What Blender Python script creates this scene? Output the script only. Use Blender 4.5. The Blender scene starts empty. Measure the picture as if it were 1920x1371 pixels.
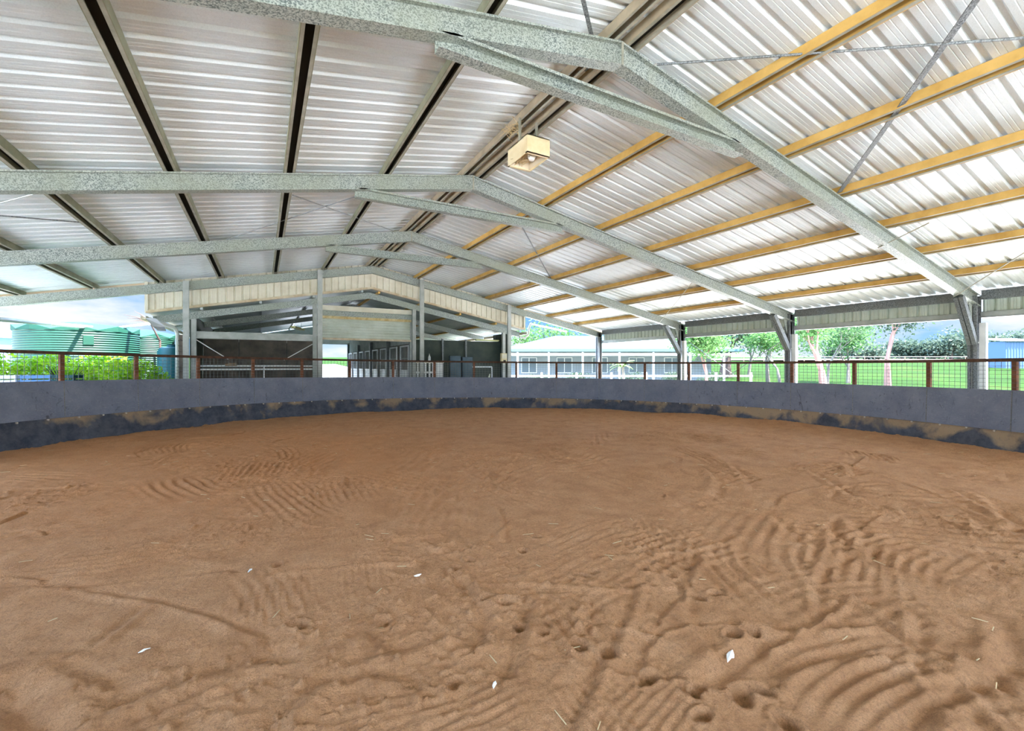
import bpy, math, random
import numpy as np
from mathutils import Vector

random.seed(7)
rng = np.random.default_rng(11)
scene = bpy.context.scene
col = scene.collection

# ------------------------------------------------------------------ geometry of the place
YAW = 0.5036                       # the camera looks this far to the right of the shed's long axis
SN, CS = math.sin(YAW), math.cos(YAW)
EYE = 1.5
F = 850.0
HZ = 686.5
XR = 3.454                         # ridge line of the shed
ZR = 5.066                         # rafter top at the ridge
SL = 0.1915                        # roof slope
HALF = 10.45                       # ridge to eave
FRAME_Y = [3.845, 7.845, 11.845, 16.60]
SHEET = 0.112                       # purlin depth
YARD = (3.46, 6.40)                # centre of the round yard
YR = 8.70


def ray(px, py):
    u = (px - 960) / F
    return Vector((SN + CS * u, CS - SN * u, (HZ - py) / F))


def at_y(px, py, y):
    d = ray(px, py); t = y / d.y
    return Vector((d.x * t, y, EYE + d.z * t))


def at_x(px, py, x):
    d = ray(px, py); t = x / d.x
    return Vector((x, d.y * t, EYE + d.z * t))


def at_d(px, py, depth):
    d = ray(px, py)
    return Vector((d.x * depth, d.y * depth, EYE + d.z * depth))


def at_roof(px, py, side, off=0.0):
    d = ray(px, py)
    t = (ZR + off - EYE + side * SL * XR) / (d.z + side * SL * d.x)
    return Vector((d.x * t, d.y * t, EYE + d.z * t))


def cam(X, D, z=0.0):
    return Vector((CS * X + SN * D, -SN * X + CS * D, z))


def roof_z(x):
    return ZR - SL * abs(x - XR)


def ground_z(D):
    z = -0.12
    if D > 30: z += 0.040 * (min(D, 100) - 30)
    if D > 100: z += 0.030 * (min(D, 160) - 100)
    if D > 160: z += 0.018 * (D - 160)
    return z


# ------------------------------------------------------------------ materials
def lin(c):
    r = []
    for v in c:
        v /= 255.0
        r.append(v / 12.92 if v <= 0.04045 else ((v + 0.055) / 1.055) ** 2.4)
    return (r[0], r[1], r[2], 1.0)


class NT:
    def __init__(self, name):
        self.m = bpy.data.materials.new(name)
        self.m.use_nodes = True
        self.t = self.m.node_tree
        self.b = self.t.nodes['Principled BSDF']
        self.pos = None

    def n(self, typ, **kw):
        nd = self.t.nodes.new(typ)
        for k, v in kw.items():
            if k.startswith('i_'):
                nd.inputs[k[2:]].default_value = v
            else:
                setattr(nd, k, v)
        return nd

    def link(self, a, b):
        self.t.links.new(a, b)

    def p(self):
        if self.pos is None:
            self.pos = self.n('ShaderNodeNewGeometry').outputs['Position']
        return self.pos

    def mapped(self, scale):
        mp = self.n('ShaderNodeMapping')
        mp.inputs['Scale'].default_value = scale
        self.link(self.p(), mp.inputs['Vector'])
        return mp.outputs['Vector']

    def noise(self, scale, detail=4, rough=0.55, vec=None, dist=0.0):
        nd = self.n('ShaderNodeTexNoise')
        nd.inputs['Scale'].default_value = scale
        nd.inputs['Detail'].default_value = detail
        nd.inputs['Roughness'].default_value = rough
        nd.inputs['Distortion'].default_value = dist
        self.link(vec or self.p(), nd.inputs['Vector'])
        return nd.outputs['Fac']

    def ramp(self, fac, stops):
        nd = self.n('ShaderNodeValToRGB')
        e = nd.color_ramp.elements
        while len(e) < len(stops): e.new(0.5)
        for k, (p, c) in enumerate(stops):
            e[k].position = p
            e[k].color = c if len(c) == 4 else (*c, 1)
        self.link(fac, nd.inputs['Fac'])
        return nd.outputs['Color']

    def mix(self, fac, a, b, blend='MIX'):
        nd = self.n('ShaderNodeMix', data_type='RGBA', blend_type=blend)
        ins = [i for i in nd.inputs if i.type == 'RGBA']
        if isinstance(fac, (int, float)): nd.inputs['Factor'].default_value = fac
        else: self.link(fac, nd.inputs['Factor'])
        for s, v in zip(ins, (a, b)):
            if isinstance(v, (tuple, list)): s.default_value = v
            else: self.link(v, s)
        return [o for o in nd.outputs if o.type == 'RGBA'][0]

    def bump(self, h, strength=0.3, dist=0.01):
        nd = self.n('ShaderNodeBump')
        nd.inputs['Strength'].default_value = strength
        nd.inputs['Distance'].default_value = dist
        self.link(h, nd.inputs['Height'])
        self.link(nd.outputs['Normal'], self.b.inputs['Normal'])

    def color(self, c):
        if isinstance(c, (tuple, list)): self.b.inputs['Base Color'].default_value = c
        else: self.link(c, self.b.inputs['Base Color'])

    def set(self, rough=0.7, metal=0.0, spec=0.3):
        self.b.inputs['Roughness'].default_value = rough
        self.b.inputs['Metallic'].default_value = metal
        self.b.inputs['Specular IOR Level'].default_value = spec
        return self.m


def plain(name, c, rough=0.7, metal=0.0, c2=None, scale=6.0, spec=0.3, lo=0.35, hi=0.65, bump=None, stretch=None):
    t = NT(name)
    if c2 is None:
        t.color(lin(c))
    else:
        v = t.mapped(stretch) if stretch else None
        t.color(t.ramp(t.noise(scale, 5, 0.6, v), [(lo, lin(c)), (hi, lin(c2))]))
    if bump: t.bump(t.noise(bump[0], 4), bump[1], 0.01)
    return t.set(rough, metal, spec)


def spangle(name, dark, light, tint):
    t = NT(name)
    vo = t.n('ShaderNodeTexVoronoi'); vo.inputs['Scale'].default_value = 95.0
    t.link(t.p(), vo.inputs['Vector'])
    sep = t.n('ShaderNodeSeparateColor'); t.link(vo.outputs['Color'], sep.inputs['Color'])
    sp = t.ramp(sep.outputs['Red'], [(0.1, lin(dark)), (0.75, lin(light))])
    t.color(t.mix(t.ramp(t.noise(1.3, 4), [(0.4, (0, 0, 0)), (0.75, (0.8, 0.8, 0.8))]), sp, lin(tint)))
    return t.set(0.5, 0.25, 0.4)


M = {}
M['galv'] = spangle('galvanised spangle', (104, 113, 110), (186, 191, 184), (158, 162, 144))
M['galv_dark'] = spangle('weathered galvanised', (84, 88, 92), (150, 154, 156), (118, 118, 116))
M['galv_plain'] = plain('plain galvanised', (186, 188, 184), 0.45, 0.3, (160, 164, 158), 3.0)
M['lip'] = plain('galvanised purlin lip', (178, 174, 158), 0.55, 0.2, (150, 148, 132), 5.0)
M['ochre'] = plain('ochre purlin web', (222, 180, 104), 0.6, 0.0, (196, 152, 78), 2.5)  # ochre web colour, used on the right slope purlins only
M['olive'] = plain('dusty purlin steel', (150, 148, 124), 0.6, 0.1, (122, 122, 98), 2.5)
M['tan'] = plain('dusty tan purlin', (190, 174, 148), 0.6, 0.1, (160, 146, 122), 3.0)
M['black_in'] = plain('purlin shade and seam', (46, 42, 36), 0.8)  # dark colour paints the shade inside the purlins; also the column seams


def roof_sheet():
    t = NT('zincalume roof sheet')
    big = t.noise(0.7, 4, 0.6)
    fine = t.noise(90.0, 3, 0.6)
    c = t.ramp(big, [(0.3, lin((220, 226, 228))), (0.7, lin((234, 239, 240)))])
    c = t.mix(t.ramp(fine, [(0.45, (0, 0, 0)), (0.7, (0.25, 0.25, 0.25))]), c, lin((180, 184, 186)))
    t.color(c)
    return t.set(0.48, 0.28, 0.5)


M['sheet'] = roof_sheet()
M['sheet_green'] = plain('stable roof sheet', (176, 184, 178), 0.5, 0.3, (150, 160, 152), 0.8)


def sand_mat():
    t = NT('brown arena sand')
    g = t.noise(150.0, 4, 0.7)
    m = t.noise(3.0, 7, 0.68)
    c = t.ramp(m, [(0.25, lin((196, 142, 98))), (0.5, lin((221, 166, 118))), (0.78, lin((234, 182, 136)))])
    # an orange tint around a spot on the left of the yard, broken by noise
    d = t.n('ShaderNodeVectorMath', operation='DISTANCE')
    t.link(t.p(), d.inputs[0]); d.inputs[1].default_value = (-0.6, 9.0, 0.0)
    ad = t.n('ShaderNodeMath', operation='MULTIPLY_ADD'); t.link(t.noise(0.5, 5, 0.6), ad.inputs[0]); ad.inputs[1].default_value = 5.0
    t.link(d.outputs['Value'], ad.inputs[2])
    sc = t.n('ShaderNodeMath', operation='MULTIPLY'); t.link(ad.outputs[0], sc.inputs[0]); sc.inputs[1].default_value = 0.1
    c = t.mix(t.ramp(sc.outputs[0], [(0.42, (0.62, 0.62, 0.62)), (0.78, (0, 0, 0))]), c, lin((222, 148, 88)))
    c = t.mix(t.ramp(g, [(0.34, (0.55, 0.55, 0.55)), (0.52, (0, 0, 0))]), c, lin((160, 113, 78)))
    c = t.mix(t.ramp(t.noise(38.0, 5, 0.75), [(0.36, (0.5, 0.5, 0.5)), (0.5, (0, 0, 0))]), c, lin((170, 122, 86)))
    sp = t.noise(210.0, 2, 0.5)
    c = t.mix(t.ramp(sp, [(0.70, (0, 0, 0)), (0.76, (0.7, 0.7, 0.7))]), c, lin((240, 218, 192)))
    t.color(c)
    a1 = t.n('ShaderNodeMath', operation='MULTIPLY_ADD')
    t.link(t.noise(26.0, 7, 0.75), a1.inputs[0]); a1.inputs[1].default_value = 0.7; t.link(t.noise(110.0, 5, 0.75), a1.inputs[2])
    t.bump(a1.outputs[0], 1.0, 0.025)
    return t.set(0.95, 0.0, 0.1)


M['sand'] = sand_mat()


def rubber(name, base, base2, scuff, amt):
    t = NT(name)
    c = t.ramp(t.noise(2.2, 6, 0.65), [(0.3, lin(base)), (0.7, lin(base2))])
    st = t.noise(9.0, 6, 0.75, t.mapped((1, 1, 2.2)), 2.5)
    c = t.mix(t.ramp(st, [(0.55, (0, 0, 0)), (0.66, (amt, amt, amt))]), c, lin(scuff))
    dk = t.noise(5.0, 5, 0.7, t.mapped((1, 1, 0.5)), 3.0)
    c = t.mix(t.ramp(dk, [(0.60, (0, 0, 0)), (0.70, (0.6, 0.6, 0.6))]), c, lin((40, 42, 48)))
    fl = t.noise(48.0, 2, 0.5)
    c = t.mix(t.ramp(fl, [(0.70, (0, 0, 0)), (0.76, (0.5, 0.5, 0.5))]), c, lin((170, 168, 160)))
    t.color(c)
    t.bump(st, 0.25, 0.01)
    return t.set(0.62, 0.0, 0.4)


M['board'] = rubber('black rubber board', (104, 113, 134), (130, 138, 156), (160, 165, 174), 0.5)


def kick_mat():
    t = NT('dusty black kick rubber')
    c = t.ramp(t.noise(4.0, 6, 0.7), [(0.35, lin((58, 64, 78))), (0.65, lin((92, 97, 108)))])
    d = t.noise(1.7, 5, 0.55, None, 0.3)
    sz_ = t.n('ShaderNodeSeparateXYZ'); t.link(t.p(), sz_.inputs[0])
    ma = t.n('ShaderNodeMath', operation='MULTIPLY_ADD'); t.link(sz_.outputs['Z'], ma.inputs[0]); ma.inputs[1].default_value = 0.55; t.link(d, ma.inputs[2])
    mb = t.n('ShaderNodeMath', operation='MULTIPLY_ADD'); t.link(sz_.outputs['X'], mb.inputs[0]); mb.inputs[1].default_value = 0.009; t.link(ma.outputs[0], mb.inputs[2])
    c = t.mix(t.ramp(mb.outputs[0], [(0.68, (0, 0, 0)), (0.82, (0.85, 0.85, 0.85))]), c, lin((168, 146, 116)))
    st = t.noise(7.0, 6, 0.8, None, 4.0)
    c = t.mix(t.ramp(st, [(0.60, (0, 0, 0)), (0.66, (0.7, 0.7, 0.7))]), c, lin((42, 44, 50)))
    t.color(c)
    t.bump(st, 0.3, 0.015)
    return t.set(0.75, 0.0, 0.3)


M['kick'] = kick_mat()
M['rust'] = plain('rusty steel', (102, 72, 56), 0.8, 0.1, (74, 54, 44), 9.0, bump=(60, 0.2))
M['rust_light'] = plain('rusty post', (138, 92, 68), 0.8, 0.1, (102, 66, 50), 8.0, bump=(60, 0.2))
M['wire'] = plain('mesh wire', (120, 122, 118), 0.5, 0.4)
M['bolt'] = plain('pale washer', (205, 198, 186), 0.5, 0.3)
M['cream'] = plain('cream cladding', (232, 226, 208), 0.5, 0.1, (214, 204, 182), 2.0)
M['cream_trim'] = plain('cream trim', (226, 214, 188), 0.55, 0.1, (196, 172, 138), 4.0)
M['barge'] = plain('tan barge flashing', (226, 198, 172), 0.6, 0.0, (206, 176, 148), 3.0)
M['roller'] = plain('roller door curtain', (214, 220, 208), 0.5, 0.1, (196, 202, 186), 2.0)
M['stain'] = plain('stained cream edge', (220, 204, 156), 0.6, 0.1, (190, 160, 104), 6.0)
M['blackwall'] = plain('black stall lining', (104, 96, 91), 0.7, 0.0, (138, 126, 116), 2.2, bump=(12, 0.15))
M['greenwall'] = plain('dark green stall lining', (62, 70, 66), 0.7, 0.0, (78, 86, 76), 2.0)
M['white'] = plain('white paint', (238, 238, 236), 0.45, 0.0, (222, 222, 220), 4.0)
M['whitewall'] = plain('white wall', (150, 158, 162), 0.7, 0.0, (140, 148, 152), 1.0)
M['tube'] = plain('fluorescent tube', (238, 240, 214), 0.4)
M['fitting'] = plain('yellowed light fitting', (212, 206, 138), 0.5)
M['locker'] = plain('blue grey plastic', (98, 118, 130), 0.5, 0.0, (82, 100, 112), 4.0)
M['boxbeige'] = plain('beige enclosure', (222, 206, 164), 0.55)
M['lightbox'] = plain('yellowed light housing', (240, 222, 184), 0.5, 0.0, (228, 204, 156), 5.0)
M['lightin'] = plain('pale reflector', (226, 212, 186), 0.4, 0.2)
M['bulb'] = plain('glass bulb', (236, 232, 224), 0.15)
M['pvc'] = plain('grey white pipe', (214, 214, 206), 0.45)
M['silver'] = plain('silver flashing', (200, 204, 208), 0.3, 0.6)
M['blackpipe'] = plain('black pipe', (40, 40, 40), 0.5)
M['tank'] = plain('green tank steel', (14, 58, 44), 0.6, 0.0, (20, 68, 52), 0.8)
M['teal'] = plain('teal tank', (18, 72, 76), 0.5)
M['shedblue'] = plain('blue grey shed wall', (92, 124, 138), 0.5)
M['shedlight'] = plain('pale blue steel wall', (96, 116, 140), 0.5, 0.1)
M['houseroof'] = plain('pale teal roof', (64, 94, 97), 0.7, 0.0, (70, 101, 104), 0.8)
M['fascia'] = plain('grey teal fascia', (84, 112, 112), 0.5)
M['glass'] = plain('dark window glass', (112, 124, 130), 0.15, 0.0, spec=0.6)
M['blue'] = plain('blue plastic', (92, 140, 190), 0.45)
M['black'] = plain('black plastic', (34, 34, 36), 0.5)
M['straw'] = plain('dry straw', (214, 190, 146), 0.8)
M['paper'] = plain('white scrap', (236, 236, 232), 0.7)
M['timber'] = plain('grey timber', (150, 128, 104), 0.8, 0.0, (120, 98, 78), 5.0)
M['bark_pink'] = plain('pink grey bark', (150, 116, 104), 0.8, 0.0, (112, 84, 78), 3.0, stretch=(1, 1, 0.3))
M['bark_grey'] = plain('grey bark', (128, 120, 108), 0.8, 0.0, (92, 84, 76), 3.0, stretch=(1, 1, 0.3))
M['bark_brown'] = plain('brown grey bark', (104, 84, 74), 0.85, 0.0, (76, 60, 54), 3.0, stretch=(1, 1, 0.3))


def leaf(name, a, b):
    t = NT(name)
    t.color(t.ramp(t.noise(2.4, 3, 0.6), [(0.32, lin(a)), (0.68, lin(b))]))
    m = t.set(0.6, 0.0, 0.3)
    tr = t.n('ShaderNodeBsdfTranslucent')
    t.link(t.b.inputs['Base Color'].links[0].from_socket, tr.inputs['Color'])
    mx = t.n('ShaderNodeMixShader'); mx.inputs[0].default_value = 0.4
    t.link(t.b.outputs[0], mx.inputs[1]); t.link(tr.outputs[0], mx.inputs[2])
    t.link(mx.outputs[0], t.t.nodes['Material Output'].inputs['Surface'])
    return m


M['leaf_lime'] = leaf('lime hedge leaf', (96, 160, 20), (172, 196, 34))
M['leaf_gum'] = leaf('gum leaf', (66, 96, 60), (100, 128, 84))
M['leaf_dark'] = leaf('dark gum leaf', (46, 66, 50), (76, 94, 66))
M['leaf_mid'] = leaf('green leaf', (62, 102, 50), (94, 128, 68))
M['leaf_far'] = leaf('distant foliage', (58, 78, 66), (84, 98, 80))
M['leaf_frond'] = leaf('pale frond', (96, 128, 70), (140, 158, 104))


def grass_mat():
    t = NT('paddock grass')
    a = t.noise(0.12, 5, 0.6, None, 0.6)
    c = t.ramp(a, [(0.35, lin((27, 47, 8))), (0.55, lin((32, 56, 10))), (0.75, lin((52, 58, 20)))])
    f = t.noise(3.0, 5, 0.7)
    c = t.mix(t.ramp(f, [(0.45, (0, 0, 0)), (0.7, (0.45, 0.45, 0.45))]), c, lin((20, 36, 10)))
    t.color(c)
    t.bump(t.noise(9.0, 4), 0.5, 0.05)
    return t.set(0.95, 0.0, 0.05)


M['grass'] = grass_mat()
M['gravel'] = plain('pale gravel', (226, 223, 218), 0.95, 0.0, (212, 208, 202), 3.0, bump=(40, 0.3))  # pale tone chosen to bounce sunlight under the roof
M['gravel_grey'] = plain('grey gravel', (128, 120, 108), 0.95, 0.0, (112, 104, 92), 3.0, bump=(40, 0.3))  # darkened to weaken its reflection in the right roof slope
M['drydirt'] = plain('dry pink dirt', (150, 130, 120), 0.95, 0.0, (132, 112, 100), 0.3)
M['concrete'] = plain('concrete', (190, 184, 172), 0.9, 0.0, (168, 160, 146), 2.0)


# ------------------------------------------------------------------ mesh building
class MB:
    def __init__(self):
        self.v = []; self.f = []; self.mi = []

    def add(self, vs, fs, mi=0):
        o = len(self.v)
        self.v.extend([tuple(p) for p in vs])
        for f in fs:
            self.f.append(tuple(i + o for i in f)); self.mi.append(mi)
        return self

    def box(self, lo, hi, mi=0):
        x0, y0, z0 = lo; x1, y1, z1 = hi
        vs = [(x0, y0, z0), (x1, y0, z0), (x1, y1, z0), (x0, y1, z0), (x0, y0, z1), (x1, y0, z1), (x1, y1, z1), (x0, y1, z1)]
        return self.add(vs, [(3, 2, 1, 0), (4, 5, 6, 7), (0, 1, 5, 4), (1, 2, 6, 5), (2, 3, 7, 6), (3, 0, 4, 7)], mi)

    def cbox(self, c, s, mi=0):
        return self.box([c[i] - s[i] / 2 for i in range(3)], [c[i] + s[i] / 2 for i in range(3)], mi)

    def bar(self, p0, p1, w, d, up=(0, 0, 1), mi=0):
        """rectangular bar of width w (sideways) and depth d (along up) from p0 to p1"""
        p0, p1, up = Vector(p0), Vector(p1), Vector(up)
        a = (p1 - p0).normalized()
        s = a.cross(up)
        if s.length < 1e-5: s = a.cross(Vector((1, 0, 0)))
        s.normalize(); u = s.cross(a).normalized()
        vs = []
        for p in (p0, p1):
            for i, j in ((-1, -1), (1, -1), (1, 1), (-1, 1)):
                vs.append(p + s * (i * w / 2) + u * (j * d / 2))
        return self.add(vs, [(3, 2, 1, 0), (4, 5, 6, 7), (0, 1, 5, 4), (1, 2, 6, 5), (2, 3, 7, 6), (3, 0, 4, 7)], mi)

    def tube(self, pts, r, n=8, caps=True, mi=0):
        pts = [Vector(p) for p in pts]
        rs = r if isinstance(r, (list, tuple)) else [r] * len(pts)
        rings = []
        ref = None
        for i, p in enumerate(pts):
            a = (pts[min(i + 1, len(pts) - 1)] - pts[max(i - 1, 0)]).normalized()
            if ref is None:
                ref = Vector((0, 0, 1)) if abs(a.z) < 0.9 else Vector((1, 0, 0))
            s = a.cross(ref).normalized(); u = s.cross(a).normalized()
            ref = u
            rings.append([p + (s * math.cos(2 * math.pi * k / n) + u * math.sin(2 * math.pi * k / n)) * rs[i] for k in range(n)])
        vs = [q for rg in rings for q in rg]
        fs = []
        for i in range(len(pts) - 1):
            for k in range(n):
                k2 = (k + 1) % n
                fs.append((i * n + k, i * n + k2, (i + 1) * n + k2, (i + 1) * n + k))
        if caps:
            fs.append(tuple(range(n - 1, -1, -1)))
            fs.append(tuple((len(pts) - 1) * n + k for k in range(n)))
        return self.add(vs, fs, mi)

    def lathe(self, prof, c=(0, 0, 0), n=24, mi=0):
        vs = []; fs = []
        m = len(prof)
        for k in range(n):
            a = 2 * math.pi * k / n
            for r, z in prof:
                vs.append((c[0] + r * math.cos(a), c[1] + r * math.sin(a), c[2] + z))
        for k in range(n):
            k2 = (k + 1) % n
            for i in range(m - 1):
                fs.append((k * m + i, k2 * m + i, k2 * m + i + 1, k * m + i + 1))
        return self.add(vs, fs, mi)

    def prism(self, poly, axis_fn, s0, s1, mi=0, caps=True):
        """extrude the 2-D polygon from s0 to s1; axis_fn(a, b, s) gives the 3-D point"""
        n = len(poly)
        vs = [axis_fn(a, b, s0) for a, b in poly] + [axis_fn(a, b, s1) for a, b in poly]
        fs = [(i, (i + 1) % n, n + (i + 1) % n, n + i) for i in range(n)]
        if caps: fs += [tuple(range(n - 1, -1, -1)), tuple(range(n, 2 * n))]
        return self.add(vs, fs, mi)


def link_mesh(name, v, f, mats, mi=None, smooth=False):
    me = bpy.data.meshes.new(name)
    me.from_pydata(v, [], f)
    for m in (mats if isinstance(mats, (list, tuple)) else [mats]): me.materials.append(m)
    if mi is not None and any(mi): me.polygons.foreach_set('material_index', mi)
    if smooth:
        me.polygons.foreach_set('use_smooth', [True] * len(f))
        me.set_sharp_from_angle(angle=math.radians(40))
    me.update()
    o = bpy.data.objects.new(name, me)
    col.objects.link(o)
    return o


def root_of(o):
    while o.parent: o = o.parent
    return o


def obj(name, mb, mat, parent=None, local=False, smooth=False, label=None):
    v = mb.v
    if parent is not None:
        if not local:
            L = root_of(parent).location
            v = [(p[0] - L.x, p[1] - L.y, p[2] - L.z) for p in v]
        o = link_mesh(name, v, mb.f, mat, mb.mi, smooth)
        o.parent = parent
    else:
        a = np.array(v)
        c = (float((a[:, 0].min() + a[:, 0].max()) / 2), float((a[:, 1].min() + a[:, 1].max()) / 2), float(a[:, 2].min()))
        v = [(p[0] - c[0], p[1] - c[1], p[2] - c[2]) for p in v]
        o = link_mesh(name, v, mb.f, mat, mb.mi, smooth)
        o.location = c
    if label: o['label'] = label
    return o


def thing(name, label, cat, loc=(0, 0, 0), rz=0.0, group=None):
    o = bpy.data.objects.new(name, None)
    o.empty_display_size = 0.2
    col.objects.link(o)
    o.location = loc; o.rotation_euler = (0, 0, rz)
    o['label'] = label; o['category'] = cat
    if group: o['group'] = group
    return o


def tag(o, label, cat, group=None, kind=None):
    o['label'] = label; o['category'] = cat
    if group: o['group'] = group
    if kind: o['kind'] = kind
    return o


def struct(o, label=None):
    o['kind'] = 'structure'
    if label: o['label'] = label
    o['category'] = o.name.split('_')[0].split('.')[0]
    return o


ORD = ['first', 'second', 'third', 'fourth', 'fifth', 'sixth', 'seventh', 'eighth', 'ninth', 'tenth', 'eleventh', 'twelfth',
       'thirteenth', 'fourteenth', 'fifteenth', 'sixteenth', 'seventeenth', 'eighteenth', 'nineteenth', 'twentieth']


# ------------------------------------------------------------------ noise for the sand
def lattice(X, Y, cell, seed):
    r = np.random.default_rng(seed)
    G = r.random((256, 256))
    x = X / cell + 1000.0; y = Y / cell + 1000.0
    xi = np.floor(x).astype(int); yi = np.floor(y).astype(int)
    fx = x - xi; fy = y - yi
    fx = fx * fx * (3 - 2 * fx); fy = fy * fy * (3 - 2 * fy)
    a = G[xi % 256, yi % 256]; b = G[(xi + 1) % 256, yi % 256]
    c = G[xi % 256, (yi + 1) % 256]; d = G[(xi + 1) % 256, (yi + 1) % 256]
    return (a * (1 - fx) + b * fx) * (1 - fy) + (c * (1 - fx) + d * fx) * fy - 0.5


def ground_hit(px, py):
    d = ray(px, py); t = -EYE / d.z
    return d.x * t, d.y * t


def build_sand():
    # a fan of vertices that is finest in the middle of the yard near the entrance side and coarser elsewhere
    R = YR + 0.12
    th0 = math.atan2(CS, SN)
    TH = np.concatenate([np.arange(-0.92, 0.92, 0.0026), np.arange(0.92, 2 * math.pi - 0.92, 0.02)]) + th0
    TH = np.append(TH, TH[0] + 2 * math.pi)
    ns = 1150; kk = 2.3
    ss = np.linspace(0, 1, ns)
    hh = (np.exp(kk * ss) - 1) / (math.exp(kk) - 1)
    cxs, cys = np.cos(TH), np.sin(TH)
    bq = cxs * YARD[0] + cys * YARD[1]
    rmax = bq + np.sqrt(bq * bq - (YARD[0] ** 2 + YARD[1] ** 2 - R * R))
    RAD = rmax[:, None] * hh[None, :]
    X = RAD * cxs[:, None]; Y = RAD * cys[:, None]
    RR = np.hypot(X - YARD[0], Y - YARD[1])
    rough = np.clip(lattice(X, Y, 1.2, 9) * 2.2 + 0.55, 0.1, 1)
    H = lattice(X, Y, 1.7, 1) * 0.022 + lattice(X, Y, 0.55, 2) * 0.012 + lattice(X, Y, 0.2, 3) * 0.013 + lattice(X, Y, 0.09, 4) * 0.011
    H += lattice(X, Y, 0.042, 5) * 0.007 * rough + lattice(X, Y, 0.02, 7) * 0.004
    H += np.clip(lattice(X, Y, 0.055, 8) - 0.20, 0, 0.3) * 0.09 * rough ** 2 + np.clip(lattice(X, Y, 0.028, 10) - 0.22, 0, 0.3) * 0.05 * rough
    H += 0.05 * np.exp(-((RR - YR + 0.1) / 0.5) ** 2) * (0.7 + lattice(X, Y, 0.7, 6))
    # raked and dragged patches: (pixel of the patch's middle, length, width, direction in plan, ripple length, depth, bend)
    W1 = lattice(X, Y, 0.8, 21); W2 = lattice(X, Y, 0.35, 22)

    def patch(cx, cy, L, W, ang, wave, amp, bend):
        sel = (np.abs(X - cx) < 1.3 * L) & (np.abs(Y - cy) < 1.3 * L)
        if not sel.any(): return
        x = X[sel] - cx; y = Y[sel] - cy
        a = x * math.cos(ang) + y * math.sin(ang)
        b = -x * math.sin(ang) + y * math.cos(ang)
        b2 = b + bend * a * a + 0.10 * W1[sel] + 0.04 * W2[sel]
        mask = np.clip(1.25 - np.abs(a) / (L / 2), 0, 1) * np.clip(1.4 - np.abs(b) / (W / 2), 0, 1)
        s = np.sin(2 * math.pi * b2 / wave)
        prof = np.where(s > 0, s ** 0.8 if False else np.abs(s) ** 0.8, -0.6 * np.abs(s))
        H[sel] += (0.34 + 0.46 * min(1, max(0, math.hypot(cx, cy) - 3.5) / 3)) * amp * (0.6 + 0.8 * (W2[sel] + 0.5)) * prof * np.clip(mask * 1.6, 0, 1)

    pix = [(1250, 900, 1.8, 1.6, 1.9, .16, .016, .22), (1340, 940, 1.5, 1.2, 1.7, .13, .015, .3), (1150, 1010, 1.2, .9, .2, .10, .012, .1),
           (1420, 1010, 1.5, 1.0, .5, .12, .015, .2), (1330, 1060, 1.2, .8, .9, .09, .014, .3), (1500, 960, 1.6, 1.2, 2.2, .15, .014, .25),
           (1620, 1030, 1.3, 1.0, .1, .10, .014, .3), (1560, 1110, 1.2, .8, -.2, .10, .015, .3), (1450, 1130, 1.0, .6, 1.2, .08, .012, .2),
           (1280, 1120, .9, .6, 1.5, .09, .011, .1), (1050, 1130, .9, .6, 1.4, .08, .012, .1), (1120, 1180, .8, .5, 1.4, .075, .013, .1),
           (1560, 1240, .9, .6, -.1, .08, .015, .4), (1680, 1290, .9, .5, -.2, .08, .015, .4), (1830, 1300, .8, .6, .5, .10, .015, .4),
           (1240, 1330, .6, .35, .2, .05, .010, .3), (1120, 1340, .5, .3, 1.6, .055, .010, .1), (880, 1330, .5, .3, .0, .06, .010, .1),
           (760, 1300, .6, .35, -.1, .055, .009, .1), (640, 920, 1.0, .7, 1.5, .09, .016, .1), (520, 1130, .6, .5, 1.6, .045, .008, .0),
           (690, 1090, .7, .4, 1.5, .05, .008, .0), (960, 890, 1.6, 1.0, .6, .12, .010, .2), (820, 960, 1.4, .8, 1.1, .11, .010, .2),
           (1710, 930, 2.0, .7, 2.4, .20, .014, .1), (1800, 1010, 1.6, .9, 2.3, .17, .013, .2), (1700, 1180, 1.0, .9, 1.3, .14, .012, .3),
           (1850, 1150, 1.0, .8, 1.9, .15, .012, .2), (90, 1000, 1.5, .8, .4, .18, .008, .1), (330, 860, 2.0, .7, .5, .22, .010, .1),
           (120, 1250, .9, .6, -.6, .12, .010, .2), (430, 1260, .9, .5, .2, .16, .012, .2), (330, 1330, .6, .4, .2, .09, .009, .3)]
    for p in pix:
        cx, cy = ground_hit(p[0], p[1])
        patch(cx, cy, *p[2:])
    r = np.random.default_rng(5)
    for k in range(110):
        a = r.uniform(0, 2 * math.pi); q = r.uniform(0, YR - 0.6)
        patch(YARD[0] + q * math.cos(a), YARD[1] + q * math.sin(a), r.uniform(.7, 1.8), r.uniform(.4, .9), r.uniform(0, math.pi),
              r.uniform(.08, .18), r.uniform(.010, .018), r.uniform(-.3, .3))

    # drag lines: ridges and furrows
    def line(pts, w, amp):
        P = np.array(pts)
        lo = P.min(0) - 4 * w; hi = P.max(0) + 4 * w
        sel = (X > lo[0]) & (X < hi[0]) & (Y > lo[1]) & (Y < hi[1])
        x = X[sel] + 0.05 * W2[sel]; y = Y[sel] + 0.05 * W1[sel]
        best = np.full(x.shape, 1e9); sgn = np.zeros(x.shape)
        for (x0, y0), (x1, y1) in zip(P[:-1], P[1:]):
            dx, dy = x1 - x0, y1 - y0; L2 = dx * dx + dy * dy + 1e-9
            t = np.clip(((x - x0) * dx + (y - y0) * dy) / L2, 0, 1)
            ex = x - x0 - t * dx; ey = y - y0 - t * dy
            d = np.hypot(ex, ey)
            c = dx * ey - dy * ex
            m = d < best
            best[m] = d[m]; sgn[m] = np.sign(c[m])
        amp *= 0.85 if w < .05 else 0.65
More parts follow.
